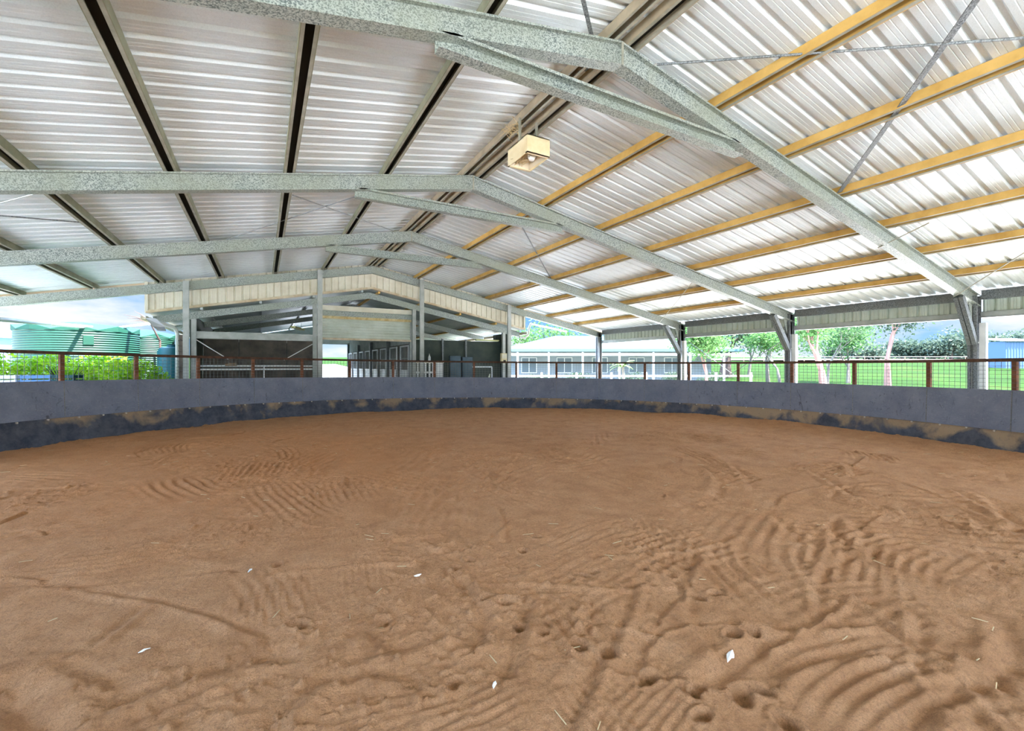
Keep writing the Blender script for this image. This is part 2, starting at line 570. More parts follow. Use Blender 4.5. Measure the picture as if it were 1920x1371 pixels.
        H[sel] += amp * (np.exp(-(best / w) ** 2) - 0.8 * np.exp(-((best - 1.9 * w) / w) ** 2) * (sgn > 0))

    for pts, w, amp in [
        ([(925, 950), (935, 985), (942, 1010)], .035, .022), ([(860, 1090), (880, 1120), (905, 1150), (895, 1200)], .04, -.02),
        ([(60, 1110), (180, 1105), (300, 1090), (420, 1075)], .04, .02), ([(0, 1290), (60, 1330), (110, 1371)], .07, -.04),
        ([(250, 1330), (330, 1300), (430, 1270), (490, 1257)], .06, .035), ([(560, 1350), (610, 1300), (680, 1285), (730, 1290)], .05, .03),
        ([(880, 1100), (1000, 1095), (1130, 1112), (1260, 1105)], .03, .02), ([(870, 1120), (960, 1122), (1060, 1118)], .025, .016),
        ([(1140, 1180), (1170, 1190), (1230, 1200)], .025, .016), ([(1400, 1180), (1470, 1190), (1550, 1185), (1640, 1180)], .035, .025),
        ([(1800, 1330), (1850, 1290), (1900, 1255), (1919, 1240)], .06, -.035), ([(1760, 1371), (1800, 1330), (1850, 1300)], .04, .03),
        ([(1330, 1290), (1370, 1260), (1420, 1230), (1440, 1200)], .05, -.03), ([(1480, 1280), (1560, 1250), (1640, 1235), (1700, 1250)], .04, .025),
        ([(1590, 980), (1600, 1010), (1610, 1040)], .05, .03), ([(1540, 980), (1550, 1010), (1555, 1035)], .05, .028), ([(1440, 970), (1470, 1000)], .05, .03),
        ([(1320, 880), (1336, 900), (1330, 925)], .05, .035), ([(1360, 870), (1390, 895), (1395, 915)], .05, .03), ([(1500, 880), (1550, 905), (1580, 925)], .05, .03),
        ([(1575, 870), (1590, 890)], .06, .03), ([(1780, 920), (1830, 950), (1890, 985)], .05, .028), ([(1830, 930), (1880, 985)], .05, .024),
        ([(1650, 1140), (1690, 1150), (1700, 1180)], .04, .025), ([(1830, 1150), (1850, 1190), (1860, 1230)], .05, .026),
        ([(740, 1015), (820, 1005)], .03, .03), ([(520, 1080), (640, 1068), (780, 1058)], .04, .022), ([(700, 1240), (780, 1225), (840, 1205)], .05, .025),
        ([(190, 836), (270, 830)], .05, .03), ([(120, 850), (300, 812)], .06, .026), ([(350, 815), (420, 806)], .06, .026), ([(1300, 1090), (1320, 1060), (1330, 1040)], .035, .022),
        ([(980, 1140), (970, 1200), (955, 1260)], .045, -.022), ([(1090, 1140), (1080, 1180)], .03, .018), ([(1270, 1140), (1310, 1200), (1340, 1250)], .035, .016)]:
        line([ground_hit(*p) for p in pts], w, amp)
    for k in range(120):
        a = r.uniform(0, 2 * math.pi); q = math.sqrt(r.uniform(0.05, 1)) * (YR - 0.5)
        x = YARD[0] + q * math.cos(a); y = YARD[1] + q * math.sin(a)
        th = a + math.pi / 2 + r.normal(0, .7); L = r.uniform(.25, .8); c = r.normal(0, .5)
        pts = [(x + L * t_ * math.cos(th + c * t_), y + L * t_ * math.sin(th + c * t_)) for t_ in (-1, -.5, 0, .5, 1)]
        line(pts, r.uniform(.018, .035), r.uniform(.010, .020) * (1 if r.uniform() < .7 else -1))
    # prints of hooves and boots
    for px, py, s in [(1085, 1212, 1), (1142, 1228, 1.1), (1305, 1122, .9), (1344, 1113, .9), (1375, 1195, 1), (1408, 1188, .9), (1422, 1295, 1), (1390, 1305, 1.1),
                      (1215, 1275, 1), (1292, 1298, .9), (1310, 1292, .8), (1015, 1188, .8), (975, 1175, .8), (1475, 1354, 1), (1316, 1345, .8), (1206, 1068, .9),
                      (1285, 1063, .9), (1258, 1078, .7), (1110, 1072, .9), (1090, 1080, .8), (1004, 1005, .8), (980, 1032, .8), (855, 1065, .9), (880, 1048, .8),
                      (915, 1125, .8), (945, 1133, .9), (1420, 900, 1), (1240, 930, 1), (560, 1175, 1), (720, 1170, .8), (520, 1060, .8), (850, 1285, .8)]:
        cx, cy = ground_hit(px, py)
        ang = r.uniform(0, math.pi)
        sel = (np.abs(X - cx) < .35) & (np.abs(Y - cy) < .35)
        x = X[sel] - cx; y = Y[sel] - cy
        a = (x * math.cos(ang) + y * math.sin(ang)) / (0.058 * s); b = (-x * math.sin(ang) + y * math.cos(ang)) / (0.040 * s)
        q = np.hypot(a, b)
        H[sel] += -0.045 * s * np.clip(1.15 - q ** 4, 0, 1) + 0.010 * np.exp(-((q - 1.45) / 0.3) ** 2)
    V = np.stack([X, Y, H], 2).reshape(-1, 3)
    nt_ = len(TH)
    I = np.arange(nt_ * ns).reshape(nt_, ns)
    Fq = np.stack([I[:-1, :-1], I[:-1, 1:], I[1:, 1:], I[1:, :-1]], 2).reshape(-1, 4)
    me = bpy.data.meshes.new('floor')
    me.vertices.add(len(V)); me.vertices.foreach_set('co', V.astype(np.float32).ravel())
    me.loops.add(Fq.size); me.loops.foreach_set('vertex_index', Fq.astype(np.int32).ravel())
    me.polygons.add(len(Fq))
    me.polygons.foreach_set('loop_start', np.arange(0, Fq.size, 4, dtype=np.int32))
    me.polygons.foreach_set('use_smooth', np.ones(len(Fq), dtype=bool))
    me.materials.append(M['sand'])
    me.update(calc_edges=True)
    o = bpy.data.objects.new('floor', me)
    col.objects.link(o)
    struct(o, 'brown raked sand floor of the round yard')
    return TH, RAD, H


S_TH, S_RAD, SAND_H = build_sand()


def sand_z(x, y):
    a = math.atan2(y, x)
    while a < S_TH[0]: a += 2 * math.pi
    i = min(int(np.searchsorted(S_TH, a)), len(S_TH) - 1)
    j = min(int(np.searchsorted(S_RAD[i], math.hypot(x, y))), S_RAD.shape[1] - 1)
    return float(SAND_H[i, j])


# ------------------------------------------------------------------ ground outside
def build_ground():
    xs = sorted(set([-300, -220, -150, -100] + list(range(-80, 100, 4)) + [120, 150, 200, 260, 340]))
    ds = sorted(set([-120, -80] + list(range(-50, 200, 5)) + [220, 260, 320, 400]))
    v = []; f = []
    for d in ds:
        for x in xs:
            p = cam(x, d)
            v.append((p.x, p.y, ground_z(d) + (0.10 * math.sin(x * 0.13) * math.sin(d * 0.11) if d > 30 else 0)))
    n = len(xs)
    for j in range(len(ds) - 1):
        for i in range(n - 1):
            a = j * n + i
            f.append((a, a + 1, a + n + 1, a + n))
    o = link_mesh('ground', v, f, M['grass'], smooth=True)
    struct(o, 'green paddock grass around the shed')
    # unseen ground added beside the shed, toned for its bounce light on the roof
    g = MB(); g.box((13.5, -16, -0.3), (16.2, 21, -0.09))
    struct(obj('ground_strip', g, M['gravel_grey']), 'unseen grey ground strip under the right eave, darkened for the roof reflection')
    g = MB(); g.box((16.2, -16, -0.3), (26, 12, -0.08)); g.box((16.2, 12, -0.3), (20, 21, -0.08)); g.box((10.2, 17.0, -0.3), (13.6, 27, -0.08))
    struct(obj('ground_bounce', g, M['gravel']), 'unseen pale ground added to bounce light, right side of the shed')
    g = MB(); g.box((-15.0, -16, -0.3), (-7.4, 16, -0.08)); g.box((-15.0, 16, -0.3), (-3.2, 34, -0.08)); g.box((-7.4, -16, -0.3), (13.6, -6.5, -0.08))
    struct(obj('ground_bounce', g, M['gravel']), 'unseen pale ground added to bounce light, left side of the shed')
    g = MB(); g.box((-3.1, 16.6, -0.3), (10.0, 34.0, -0.06))
    struct(obj('floor_stable', g, M['concrete']), 'concrete floor of the stable')
    g = MB()
    ys = [34.2 + 3 * i for i in range(16)]
    gv = []
    for y in ys:
        for x in (0.5, 5.0, 10.5): gv.append((x, y, ground_z(SN * x + CS * y) + .14))
    g.add(gv, [(i * 3 + k, i * 3 + k + 1, i * 3 + k + 4, i * 3 + k + 3) for i in range(15) for k in range(2)])
    struct(obj('path_concrete', g, M['gravel']), 'pale concrete drive beyond the far end of the stable aisle')
    # dry dirt track across the paddock
    m = MB()
    segs = [(x, 92 + 6 * math.sin(x * .02), 112 + 5 * math.sin(x * .03)) for x in range(20, 170, 6)]
    vs = []
    for x, d0, d1 in segs:
        for k in range(5):
            d = d0 + (d1 - d0) * k / 4
            p = cam(x, d); vs.append((p.x, p.y, ground_z(d) + 0.22))
    fs = []
    for i in range(len(segs) - 1):
        for k in range(4):
            a = i * 5 + k
            fs.append((a, a + 5, a + 6, a + 1))
    m.add(vs, fs)
    struct(obj('path', m, M['drydirt']), 'pale dry dirt track beyond the paddock')


build_ground()


# ------------------------------------------------------------------ roof sheets
def ribbed(length, pitch, rise, rib):
    """(s, h) profile points over the length: flat pans with trapezoid ribs and a small swage in each pan"""
    pts = []
    s = 0.0
    while s < length:
        pan = pitch - rib
        for ds, h in ((0, 0), (pan * .33, 0), (pan * .37, rise * .12), (pan * .41, 0), (pan * .62, 0), (pan * .66, rise * .12), (pan * .7, 0), (pan, 0), (pan + rib * .28, rise), (pan + rib * .72, rise)):
            if s + ds <= length: pts.append((s + ds, h))
        s += pitch
    pts.append((length, 0))
    return pts


def roof(name, x_eave, y0, y1, zr, label, mat, pitch=0.25):
    prof = ribbed(y1 - y0, pitch, 0.036, 0.085)
    nx = 2
    v = []; f = []
    for s, h in prof:
        for k in range(nx):
            x = XR + (x_eave - XR) * k / (nx - 1)
            v.append((x, y0 + s, zr - SL * abs(x - XR) + h))
    for i in range(len(prof) - 1):
        f.append((i * 2, i * 2 + 1, i * 2 + 3, i * 2 + 2))
    o = link_mesh(name, v, f, mat)
    return struct(o, label)


roof('ceiling_left', XR - HALF - 0.35, -6.5, 16.86, ZR + SHEET, 'left slope of ribbed steel roof sheeting', M['sheet'])
roof('ceiling_right', XR + HALF + 0.35, -6.5, 16.86, ZR + SHEET, 'right slope of ribbed steel roof sheeting', M['sheet'])

# ------------------------------------------------------------------ purlins
POFF = [1.606 + 1.4790 * k for k in range(6)]


def purlin(xc, side, label, web, y0=-6.4, y1=16.72):
    w, d, t, lip = 0.160, 0.108, 0.008, 0.040
    m = MB()

    def fn(a, b, s):
        x = xc + a
        return (x, s, roof_z(xc) - SL * side * a + b)

    def rect(a0, b0, a1, b1, mi):
        m.prism([(a0, b0), (a1, b0), (a1, b1), (a0, b1)], fn, y0, y1, mi)
    rect(-w / 2, 0, -w / 2 + t, d, 0)
    rect(w / 2 - t, 0, w / 2, d, 0)
    rect(-w / 2 + t, d - t, w / 2 - t, d, 2)  # top plate takes the painted shade colour
    rect(-w / 2 + t, 0, -w / 2 + lip, t, 1)
    rect(w / 2 - lip, 0, w / 2 - t, t, 1)
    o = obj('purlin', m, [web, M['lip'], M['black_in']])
    return tag(o, label, 'purlin', 'purlins under the left roof slope' if side < 0 else 'purlins under the right roof slope')


purlin(XR - 0.15, -1, 'paired ridge purlin on the left side of the ridge line', M['tan'])
purlin(XR + 0.15, 1, 'paired ridge purlin on the right side of the ridge line', M['tan'])
for k, q in enumerate(POFF):
    nm = ORD[k]
    purlin(XR + q, 1, f'ochre steel purlin, {nm} one down from the ridge on the right slope', M['ochre'])
    purlin(XR - q, -1, f'dusty grey steel purlin, {nm} one down from the ridge on the left slope', M['olive'])


# ------------------------------------------------------------------ portal frames
def i_poly(w, d, tw, tf, lip, tl):
    """closed outline of two C channels back to back: width w (a), depth d (b from 0 down to -d)"""
    h = w / 2
    right = [(h, 0), (h, -lip), (h - tl, -lip), (h - tl, -tf), (tw / 2, -tf), (tw / 2, -d + tf), (h - tl, -d + tf), (h - tl, -d + lip), (h, -d + lip), (h, -d)]
    left = [(-a, b) for a, b in reversed(right)]
    return right + left


RP = i_poly(0.15, 0.255, 0.012, 0.006, 0.022, 0.005)


def strips(poly, fn, s0, s1, m):
    m.prism(poly, fn, s0, s1, caps=False)
    n = len(poly)


def portal(i, y, label, braces=True, left_col=True):
    t = thing('roof_portal', label, 'roof frame', (XR, y, -0.1), 0, 'steel portal frames')
    for side in (-1, 1):
        m = MB()
        strips(RP, lambda a, b, s: (XR + side * s, y + a, roof_z(XR + side * s) + b), 0.0, HALF + 0.02, m)
        obj('rafter', m, M['galv'], t)
        # column: two channels back to back with the seam showing on the flange side
        xo = XR + side * HALF
        m = MB()
        CP = i_poly(0.16, 0.25, 0.012, 0.006, 0.022, 0.005)
        strips(CP, lambda a, b, s: (xo + side * b, y + a, s), -0.12, roof_z(xo) - 0.02, m)
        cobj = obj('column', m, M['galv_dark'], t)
        m = MB()
        for a in (-0.012, 0.012):
            m.box((xo - side * 0.258 - 0.004, y + a - 0.003, -0.12), (xo - side * 0.258 + 0.004, y + a + 0.003, roof_z(xo) - 0.25))
        obj('seam', m, M['black_in'], cobj)
        if braces:
            p0 = Vector((xo - side * 0.22, y, 2.0)); p1 = Vector((xo - side * 0.98, y, roof_z(xo - side * 0.98) - 0.27))
            m = MB()
            for s2 in (-1, 1):
                m.bar(p0 + Vector((0, s2 * 0.042, 0)), p1 + Vector((0, s2 * 0.042, 0)), 0.07, 0.13, up=(side, 0, 1))
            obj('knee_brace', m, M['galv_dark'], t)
            m = MB()
            g = 0.09
            m.prism([(xo - side * 0.02, roof_z(xo) - 0.26), (xo - side * 0.45, roof_z(xo - side * .45) - 0.26), (xo - side * 0.26, 2.45), (xo - side * 0.02, 2.45)],
                    lambda a, b, s: (a, s, b), y - 0.006, y + 0.006)
            obj('gusset', m, M['galv'], t)
    if braces:
        m = MB()
        TP = [(0.07, 0), (0.07, -0.03), (0.062, -0.03), (0.062, -0.008), (-0.045, -0.008), (-0.045, -0.16), (0.07, -0.16), (0.07, -0.17), (-0.055, -0.17), (-0.055, 0)]
        m.prism([(-a, b) for a, b in TP], lambda a, b, s: (XR + s, y + a - 0.005, 4.46 + b), -2.1, 2.1)
        obj('apex_tie', m, M['galv'], t)
        m = MB()
        m.bar((XR - .0, y - 0.085, ZR - .02), (XR, y - 0.085, ZR - 0.27), 0.03, 0.004, up=(0, 1, 0))
        obj('apex_plate', m, M['lip'], t)
    return t


FL = ['galvanised portal frame nearest overhead with long apex tie above the sand',
      'galvanised portal frame, second one back, just beyond the hanging light box',
      'galvanised portal frame, third one back, between the light box and the stable gable',
      'galvanised end portal frame standing against the cream gable cladding']
for i, y in enumerate(FRAME_Y):
    portal(i, y, FL[i], braces=(i < 3))

# ------------------------------------------------------------------ right eave: beam, cladding strip, lower girt per bay
XE = XR + HALF
bays = [(-6.4, 3.76, 'nearest bay at the right edge'), (3.93, 7.76, 'bay between the first and second portal columns'),
        (7.93, 11.76, 'bay between the second and third portal columns'), (11.93, 16.5, 'farthest bay beside the stable end')]
for y0, y1, where in bays:
    m = MB()
    CPr = [(0, 0), (-0.075, 0), (-0.075, -0.02), (-0.068, -0.02), (-0.068, -0.006), (-0.006, -0.006), (-0.006, -0.204), (-0.068, -0.204), (-0.068, -0.19), (-0.075, -0.19), (-0.075, -0.21), (0, -0.21)]
    zt = roof_z(XE) + 0.10
    m.prism(CPr, lambda a, b, s: (XE - 0.02 + a, s, zt + b), y0, y1)
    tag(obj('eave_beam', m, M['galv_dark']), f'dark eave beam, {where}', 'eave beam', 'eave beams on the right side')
    m = MB()
    L = y1 - y0
    prof = ribbed(L, 0.2, 0.055, 0.06)
    for (s0, h0), (s1, h1) in zip(prof[:-1], prof[1:]):
        xb = XE + 0.09
        m.add([(xb + h0, y0 + s0, zt - 0.58), (xb + h1, y0 + s1, zt - 0.58), (xb + h1, y0 + s1, zt - 0.06), (xb + h0, y0 + s0, zt - 0.06)], [(0, 1, 2, 3)])
    tag(obj('eave_cladding', m, M['roller']), f'ribbed cream eave cladding strip, {where}', 'cladding strip', 'cladding strips on the right side')
    m = MB()
    m.box((XE - 0.06, y0, zt - 0.60), (XE + 0.085, y1, zt - 0.585)); m.box((XE - 0.06, y0, zt - 0.60), (XE - 0.054, y1, zt - 0.47)); m.box((XE - 0.06, y0, zt - 0.475), (XE + 0.06, y1, zt - 0.47))
    tag(obj('eave_girt', m, M['galv_plain']), f'lower steel eave girt, {where}', 'girt', 'girts on the right side')

for (y, lb) in ((3.845, 'nearest right frame column'), (7.845, 'second right frame column'), (11.845, 'third right frame column')):  # white boxes added beside the right columns, stopping below the eave girt
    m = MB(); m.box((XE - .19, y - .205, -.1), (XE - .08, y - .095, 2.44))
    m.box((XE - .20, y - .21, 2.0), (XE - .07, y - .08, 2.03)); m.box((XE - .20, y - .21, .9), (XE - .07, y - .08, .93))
    tag(obj('square_downpipe', m, M['white']), f'white square strip added beside the {lb}', 'pipe', 'white strips at the right columns')
# ------------------------------------------------------------------ bracing rods and straps
def rod(a, b, r, label, mat='galv_dark', strap=False, name='brace_rod'):
    m = MB()
    if strap: m.bar(a, b, r * 2.6, r * 0.6)
    else: m.tube([a, b], r, 6)
    return tag(obj(name, m, M[mat]), label, 'brace', 'roof and wall bracing rods')


RO = 0.02
rod(at_roof(1836, -8, 1, RO), at_roof(1570, 366, 1, RO), 0.022, 'dark strap brace running down the right slope from the top edge', strap=True, name='brace_strap')
rod(at_roof(1232, 121, 1, RO), at_roof(1990, 66, 1, RO), 0.013, 'thin rod brace running right from the nearest ridge joint')
rod(at_roof(1092, -6, -1, RO), at_roof(1110, 70, -1, RO), 0.016, 'short strap brace above the nearest frame left of the ridge', strap=True, name='brace_strap')
rod(at_roof(-40, 401, -1, RO), at_roof(152, 417, -1, RO), 0.012, 'thin brace rod at the left edge behind the second frame')
rod(at_roof(66, 363, -1, RO), at_roof(-20, 386, -1, RO), 0.010, 'pale brace rod at the far left just behind the second frame', mat='galv_plain')
rod(at_roof(549, 366, -1, RO), at_roof(738, 433, -1, RO), 0.009, 'brace rod falling right, one of the crossed pair left of the ridge')
rod(at_roof(674, 366, -1, RO), at_roof(425, 449, -1, RO), 0.009, 'brace rod falling left, one of the crossed pair left of the ridge')
rod(at_roof(978, 424, 1, RO), at_roof(1036, 528, 1, RO), 0.012, 'short strap brace right of the ridge behind the second frame', strap=True, name='brace_strap')
rod(at_roof(1788, 557, 1, -0.28), at_roof(1930, 468, 1, -0.05), 0.010, 'pale rod tied to the nearest frame close to its right column', mat='lip')
rod(at_roof(1646, 465, 1, -0.28), at_roof(1742, 418, 1, -0.02), 0.010, 'pale rod tied halfway along the right rafter of the nearest frame', mat='lip')
rod(at_roof(1236, 606, 1, -0.28), at_roof(1312, 512, 1, -0.02), 0.008, 'pale rod tied to the third frame near its right end', mat='lip')
rod(at_x(1290, 640, XE - .1), at_x(1382, 708, XE - .1), 0.012, 'wall brace rod falling right between the second and third right columns')
rod(at_x(1472, 636, XE - .1), at_x(1352, 714, XE - .1), 0.012, 'wall brace rod falling left between the second and third right columns')

# ------------------------------------------------------------------ hanging light box on the ridge
LB = at_x(990, 290, XR + 0.02)
t = thing('hanging_light', 'cream box light hanging below the ridge between the first two frames', 'light', (3.365, 5.62, 4.44))
LB = Vector((3.365, 5.62, 4.5))
bx, by, z0, z1 = LB.x, LB.y, 4.44, 4.69
hw, hd = 0.185, 0.28
m = MB()
ww = 0.012
m.box((bx - hw, by - hd, z0), (bx + hw, by - hd + ww, z1)); m.box((bx - hw, by + hd - ww, z0), (bx + hw, by + hd, z1))
m.box((bx - hw, by - hd + ww, z0), (bx - hw + ww, by + hd - ww, z1)); m.box((bx + hw - ww, by - hd + ww, z0), (bx + hw, by + hd - ww, z1))
m.box((bx - hw, by - hd, z1 - ww), (bx + hw, by + hd, z1))
for s in (-1, 1):
    m.box((bx - hw, by + s * hd - (0.0 if s < 0 else 0.05), z0), (bx + hw, by + s * hd + (0.05 if s < 0 else 0.0), z0 + ww))
obj('housing', m, M['lightbox'], t)
m = MB()
m.add([(bx - .165, by - .26, z0 + .02), (bx + .165, by - .26, z0 + .02), (bx + .165, by + .26, z0 + .02), (bx - .165, by + .26, z0 + .02), (bx - .12, by - .18, z1 - .04), (bx + .12, by - .18, z1 - .04), (bx + .12, by + .18, z1 - .04), (bx - .12, by + .18, z1 - .04)],
      [(0, 1, 5, 4), (1, 2, 6, 5), (2, 3, 7, 6), (3, 0, 4, 7), (4, 5, 6, 7)])
obj('reflector', m, M['lightin'], t)
m = MB(); m.lathe([(0.001, -.17), (.035, -.16), (.062, -.11), (.06, -.06), (.03, 0), (.025, .06), (.001, .07)], (bx + .02, by - .06, z0 + .17), 16)
obj('bulb', m, M['bulb'], t, smooth=True)
m = MB()
for s in (-1, 1):
    m = MB(); m.box((bx - .012 + s * .14, by - .02, z1), (bx + .012 + s * .14, by + .02, ZR - 0.02)); obj('hanger', m, M['lip'], t)
m = MB(); random.seed(3)
for k in range(60):
    a = random.uniform(0, 6.28); q = random.uniform(.0, .1)
    c = Vector((bx - .05 + q * math.cos(a), by + .14 + q * math.sin(a), z0 + .03 + random.uniform(0, .07)))
    dv = Vector((random.gauss(0, .05), random.gauss(0, .05), random.gauss(0, .015)))
    m.bar(c - dv, c + dv, .004, .004)
obj('nest', m, M['straw'], t)
t2 = MB()
random.seed(4)
NP = Vector((XR - 0.2, LB.y + .25, ZR - 0.01))
for k in range(50):
    c = NP + Vector((random.gauss(0, .05), random.gauss(0, .10), random.uniform(-.06, .0)))
    dv = Vector((random.gauss(0, .05), random.gauss(0, .06), random.gauss(0, .02)))
    t2.bar(c - dv, c + dv, .004, .004)
tag(obj('straw_nest', t2, M['straw']), 'straggly straw nest on the ridge purlin beside the light box', 'nest')

# ------------------------------------------------------------------ round yard
def yard_hit(px):
    u = (px - 960) / F
    d = Vector((SN + CS * u, CS - SN * u, 0))
    c = Vector((YARD[0], YARD[1], 0))
    a = d.dot(d); b = -2 * d.dot(c); cc = c.dot(c) - YR * YR
    s = (-b + math.sqrt(b * b - 4 * a * cc)) / (2 * a)
    return d * s


def ang_of(p): return math.atan2(p.y - YARD[1], p.x - YARD[0])


def level(kind, x, y):
    X = CS * x - SN * y; D = SN * x + CS * y
    if kind == 'rail': return 1.729 - .0087 * X - .0060 * D
    if kind == 'top': return 1.204 - .0081 * X - .0069 * D
    return 0.492 - .0086 * X - .0068 * D


POSTS = [-230, -70, 122, 260, 375, 477, 568, 657, 738, 815, 889, 968, 1043, 1123, 1208, 1290, 1382, 1482, 1598, 1736, 1895, 2085]
pang = [ang_of(yard_hit(p)) for p in POSTS]
for k in range(1, len(pang)):
    if pang[k] > pang[k - 1]: pang[k] -= 2 * math.pi if pang[k] - pang[k - 1] > math.pi else 0


def yp(a, r=0.0): return YARD[0] + (YR + r) * math.cos(a), YARD[1] + (YR + r) * math.sin(a)


PANEL_LABEL = [
    'black rubber yard panel at the far left, beside the blue crates',
    'black rubber yard panel at the left edge in front of the blue crates',
    'black rubber yard panel in front of the lime hedge, between two brown posts',
    'black rubber yard panel before the teal tank and the white downpipe',
    'black rubber yard panel before the left half of the black stall with crossed braces',
    'black rubber yard panel before the middle of the black stall with crossed braces',
    'black rubber yard panel before the steel posts left of the roller door',
    'black rubber yard panel before the white stall doors of the stable aisle',
    'black rubber yard panel before the bars left of the stable post',
    'black rubber yard panel before the white slatted gate with the bottle',
    'black rubber yard panel before the blue grey lockers and the beige box',
    'black rubber yard panel just right of the stable, before the pale house',
    'black rubber yard panel before the left half of the pale house',
    'black rubber yard panel before the farthest right shed column',
    'black rubber yard panel before the right half of the pale house and its palm',
    'black rubber yard panel just right of the third frame column, before the bushy tree',
    'black rubber yard panel left of the second frame column, before the forked gum trees',
    'black rubber yard panel right of the second frame column, before the leaning pink trunk',
    'black rubber yard panel before the tall pink trunked gum tree',
    'black rubber yard panel in front of the nearest right frame column',
    'black rubber yard panel at the right edge, before the pale blue shed',
]


def arc_strip(m, a0, a1, n, lo, hi, thick, waver=None):
    """curved board: lo(a, x, y)->(r, z), hi likewise"""
    vs = []
    for k in range(n + 1):
        a = a0 + (a1 - a0) * k / n
        x, y = yp(a)
        for (r, z) in (lo(a, x, y), hi(a, x, y)):
            for dr in (0, thick):
                X, Y = yp(a, r + dr)
                vs.append((X, Y, z))
    fs = []
    for k in range(n):
        b = k * 4; c = b + 4
        fs += [(b, c, c + 2, b + 2), (b + 3, c + 3, c + 1, b + 1), (b + 2, c + 2, c + 3, b + 3), (b + 1, c + 1, c, b)]
    fs += [(0, 2, 3, 1), (n * 4 + 1, n * 4 + 3, n * 4 + 2, n * 4)]
    m.add(vs, fs)


def scallop(a): return math.sin(a * 23.0) * .5 + math.sin(a * 41.0 + 1.3) * .3 + math.sin(a * 67 + .4) * .2


for k in range(len(POSTS) - 1):
    a0, a1 = pang[k], pang[k + 1]
    g = -0.0015
    am = (a0 + a1) / 2
    bx, by = yp(am)
    t = thing('yard_panel', PANEL_LABEL[k], 'yard panel', (bx, by, 0), 0, 'panels of the round yard')
    m = MB()
    arc_strip(m, a0 - g, a1 + g, 6, lambda a, x, y: (0.0, level('bot', x, y) + 0.004 * scallop(a)), lambda a, x, y: (0.03, level('top', x, y)), 0.018)
    up = obj('rubber_board', m, M['board'], t, smooth=True)
    m = MB()
    vs = []; fs = []
    n = 10; rows = 5
    for i in range(n + 1):
        a = a0 - g + (a1 - a0 + 2 * g) * i / n
        x, y = yp(a)
        zt = level('bot', x, y) + 0.03
        for j in range(rows + 1):
            q = j / rows
            z = zt * (1 - q) - 0.09 * q
            r = 0.03 - 0.11 * q + 0.045 * scallop(a) * math.sin(q * 2.6) - 0.02 * math.sin(q * 3.1)
            X, Y = yp(a, r); vs.append((X, Y, z))
    for i in range(n):
        for j in range(rows):
            b = i * (rows + 1) + j
            fs.append((b, b + 1, b + rows + 2, b + rows + 1))
    m.add(vs, fs)
    kb = obj('kick_board', m, M['kick'], t, smooth=True, label='dusty lower rubber kick board')
    m = MB()
    for i in range(4):
        A = a0 + (a1 - a0) * i / 4; B = a0 + (a1 - a0) * (i + 1) / 4
        pa = yp(A, .065); pb = yp(B, .065)
        m.bar((*pa, level('rail', *pa)), (*pb, level('rail', *pb)), 0.055, 0.06)
    obj('top_rail', m, M['rust'], t, label='rusty top rail')
    m = MB()
    px_, py_ = yp(a1, .085)
    ca = Vector((math.cos(a1), math.sin(a1), 0))
    m.bar((px_, py_, -0.1), (px_, py_, level('rail', px_, py_) - 0.03), 0.075, 0.05, up=ca)
    obj('post', m, M['rust_light'], t, label='rusty square post')
    # welded wire between rail and board
    m = MB()
    wr = 0.0028
    nv = 15
    for i in range(1, nv):
        A = a0 + (a1 - a0) * i / nv
        x, y = yp(A, .06)
        m.bar((x, y, level('top', x, y) - 0.05), (x, y, level('rail', x, y) - 0.02), wr * 2, wr * 2, up=(math.cos(A), math.sin(A), 0))
    for j in range(6):
        q = 0.10 + 0.15 * j
        for i in range(3):
            A = a0 + (a1 - a0) * i / 3; B = a0 + (a1 - a0) * (i + 1) / 3
            pa = yp(A, .06); pb = yp(B, .06)
            za = level('top', *pa) * (1 - q) + (level('rail', *pa) - .03) * q; zb = level('top', *pb) * (1 - q) + (level('rail', *pb) - .03) * q
            m.bar((*pa, za), (*pb, zb), wr * 2, wr * 2)
    obj('wire_mesh', m, M['wire'], t)
    # seam over the post and pale washers along the lower edge
    m = MB()
    x0, y0 = yp(a1, -0.002)
    x1, y1 = yp(a1, 0.027)
    m.bar((x0, y0, level('bot', x0, y0) + .01), (x1, y1, level('top', x1, y1) - .01), 0.012, 0.006, up=ca)
    obj('joint_strip', m, M['galv_dark'], up)
    for i in range(3):
        A = a0 + (a1 - a0) * (0.18 + 0.32 * i)
        x, y = yp(A, 0.0)
        z = level('bot', x, y) - 0.018
        nrm = Vector((math.cos(A), math.sin(A), 0))
        c = Vector((x, y, z))
        m = MB(); m.tube([c + nrm * 0.025, c + nrm * -0.006, c + nrm * -0.012], [0.017, 0.017, 0.009], 10)
        obj('washer', m, M['bolt'], kb)

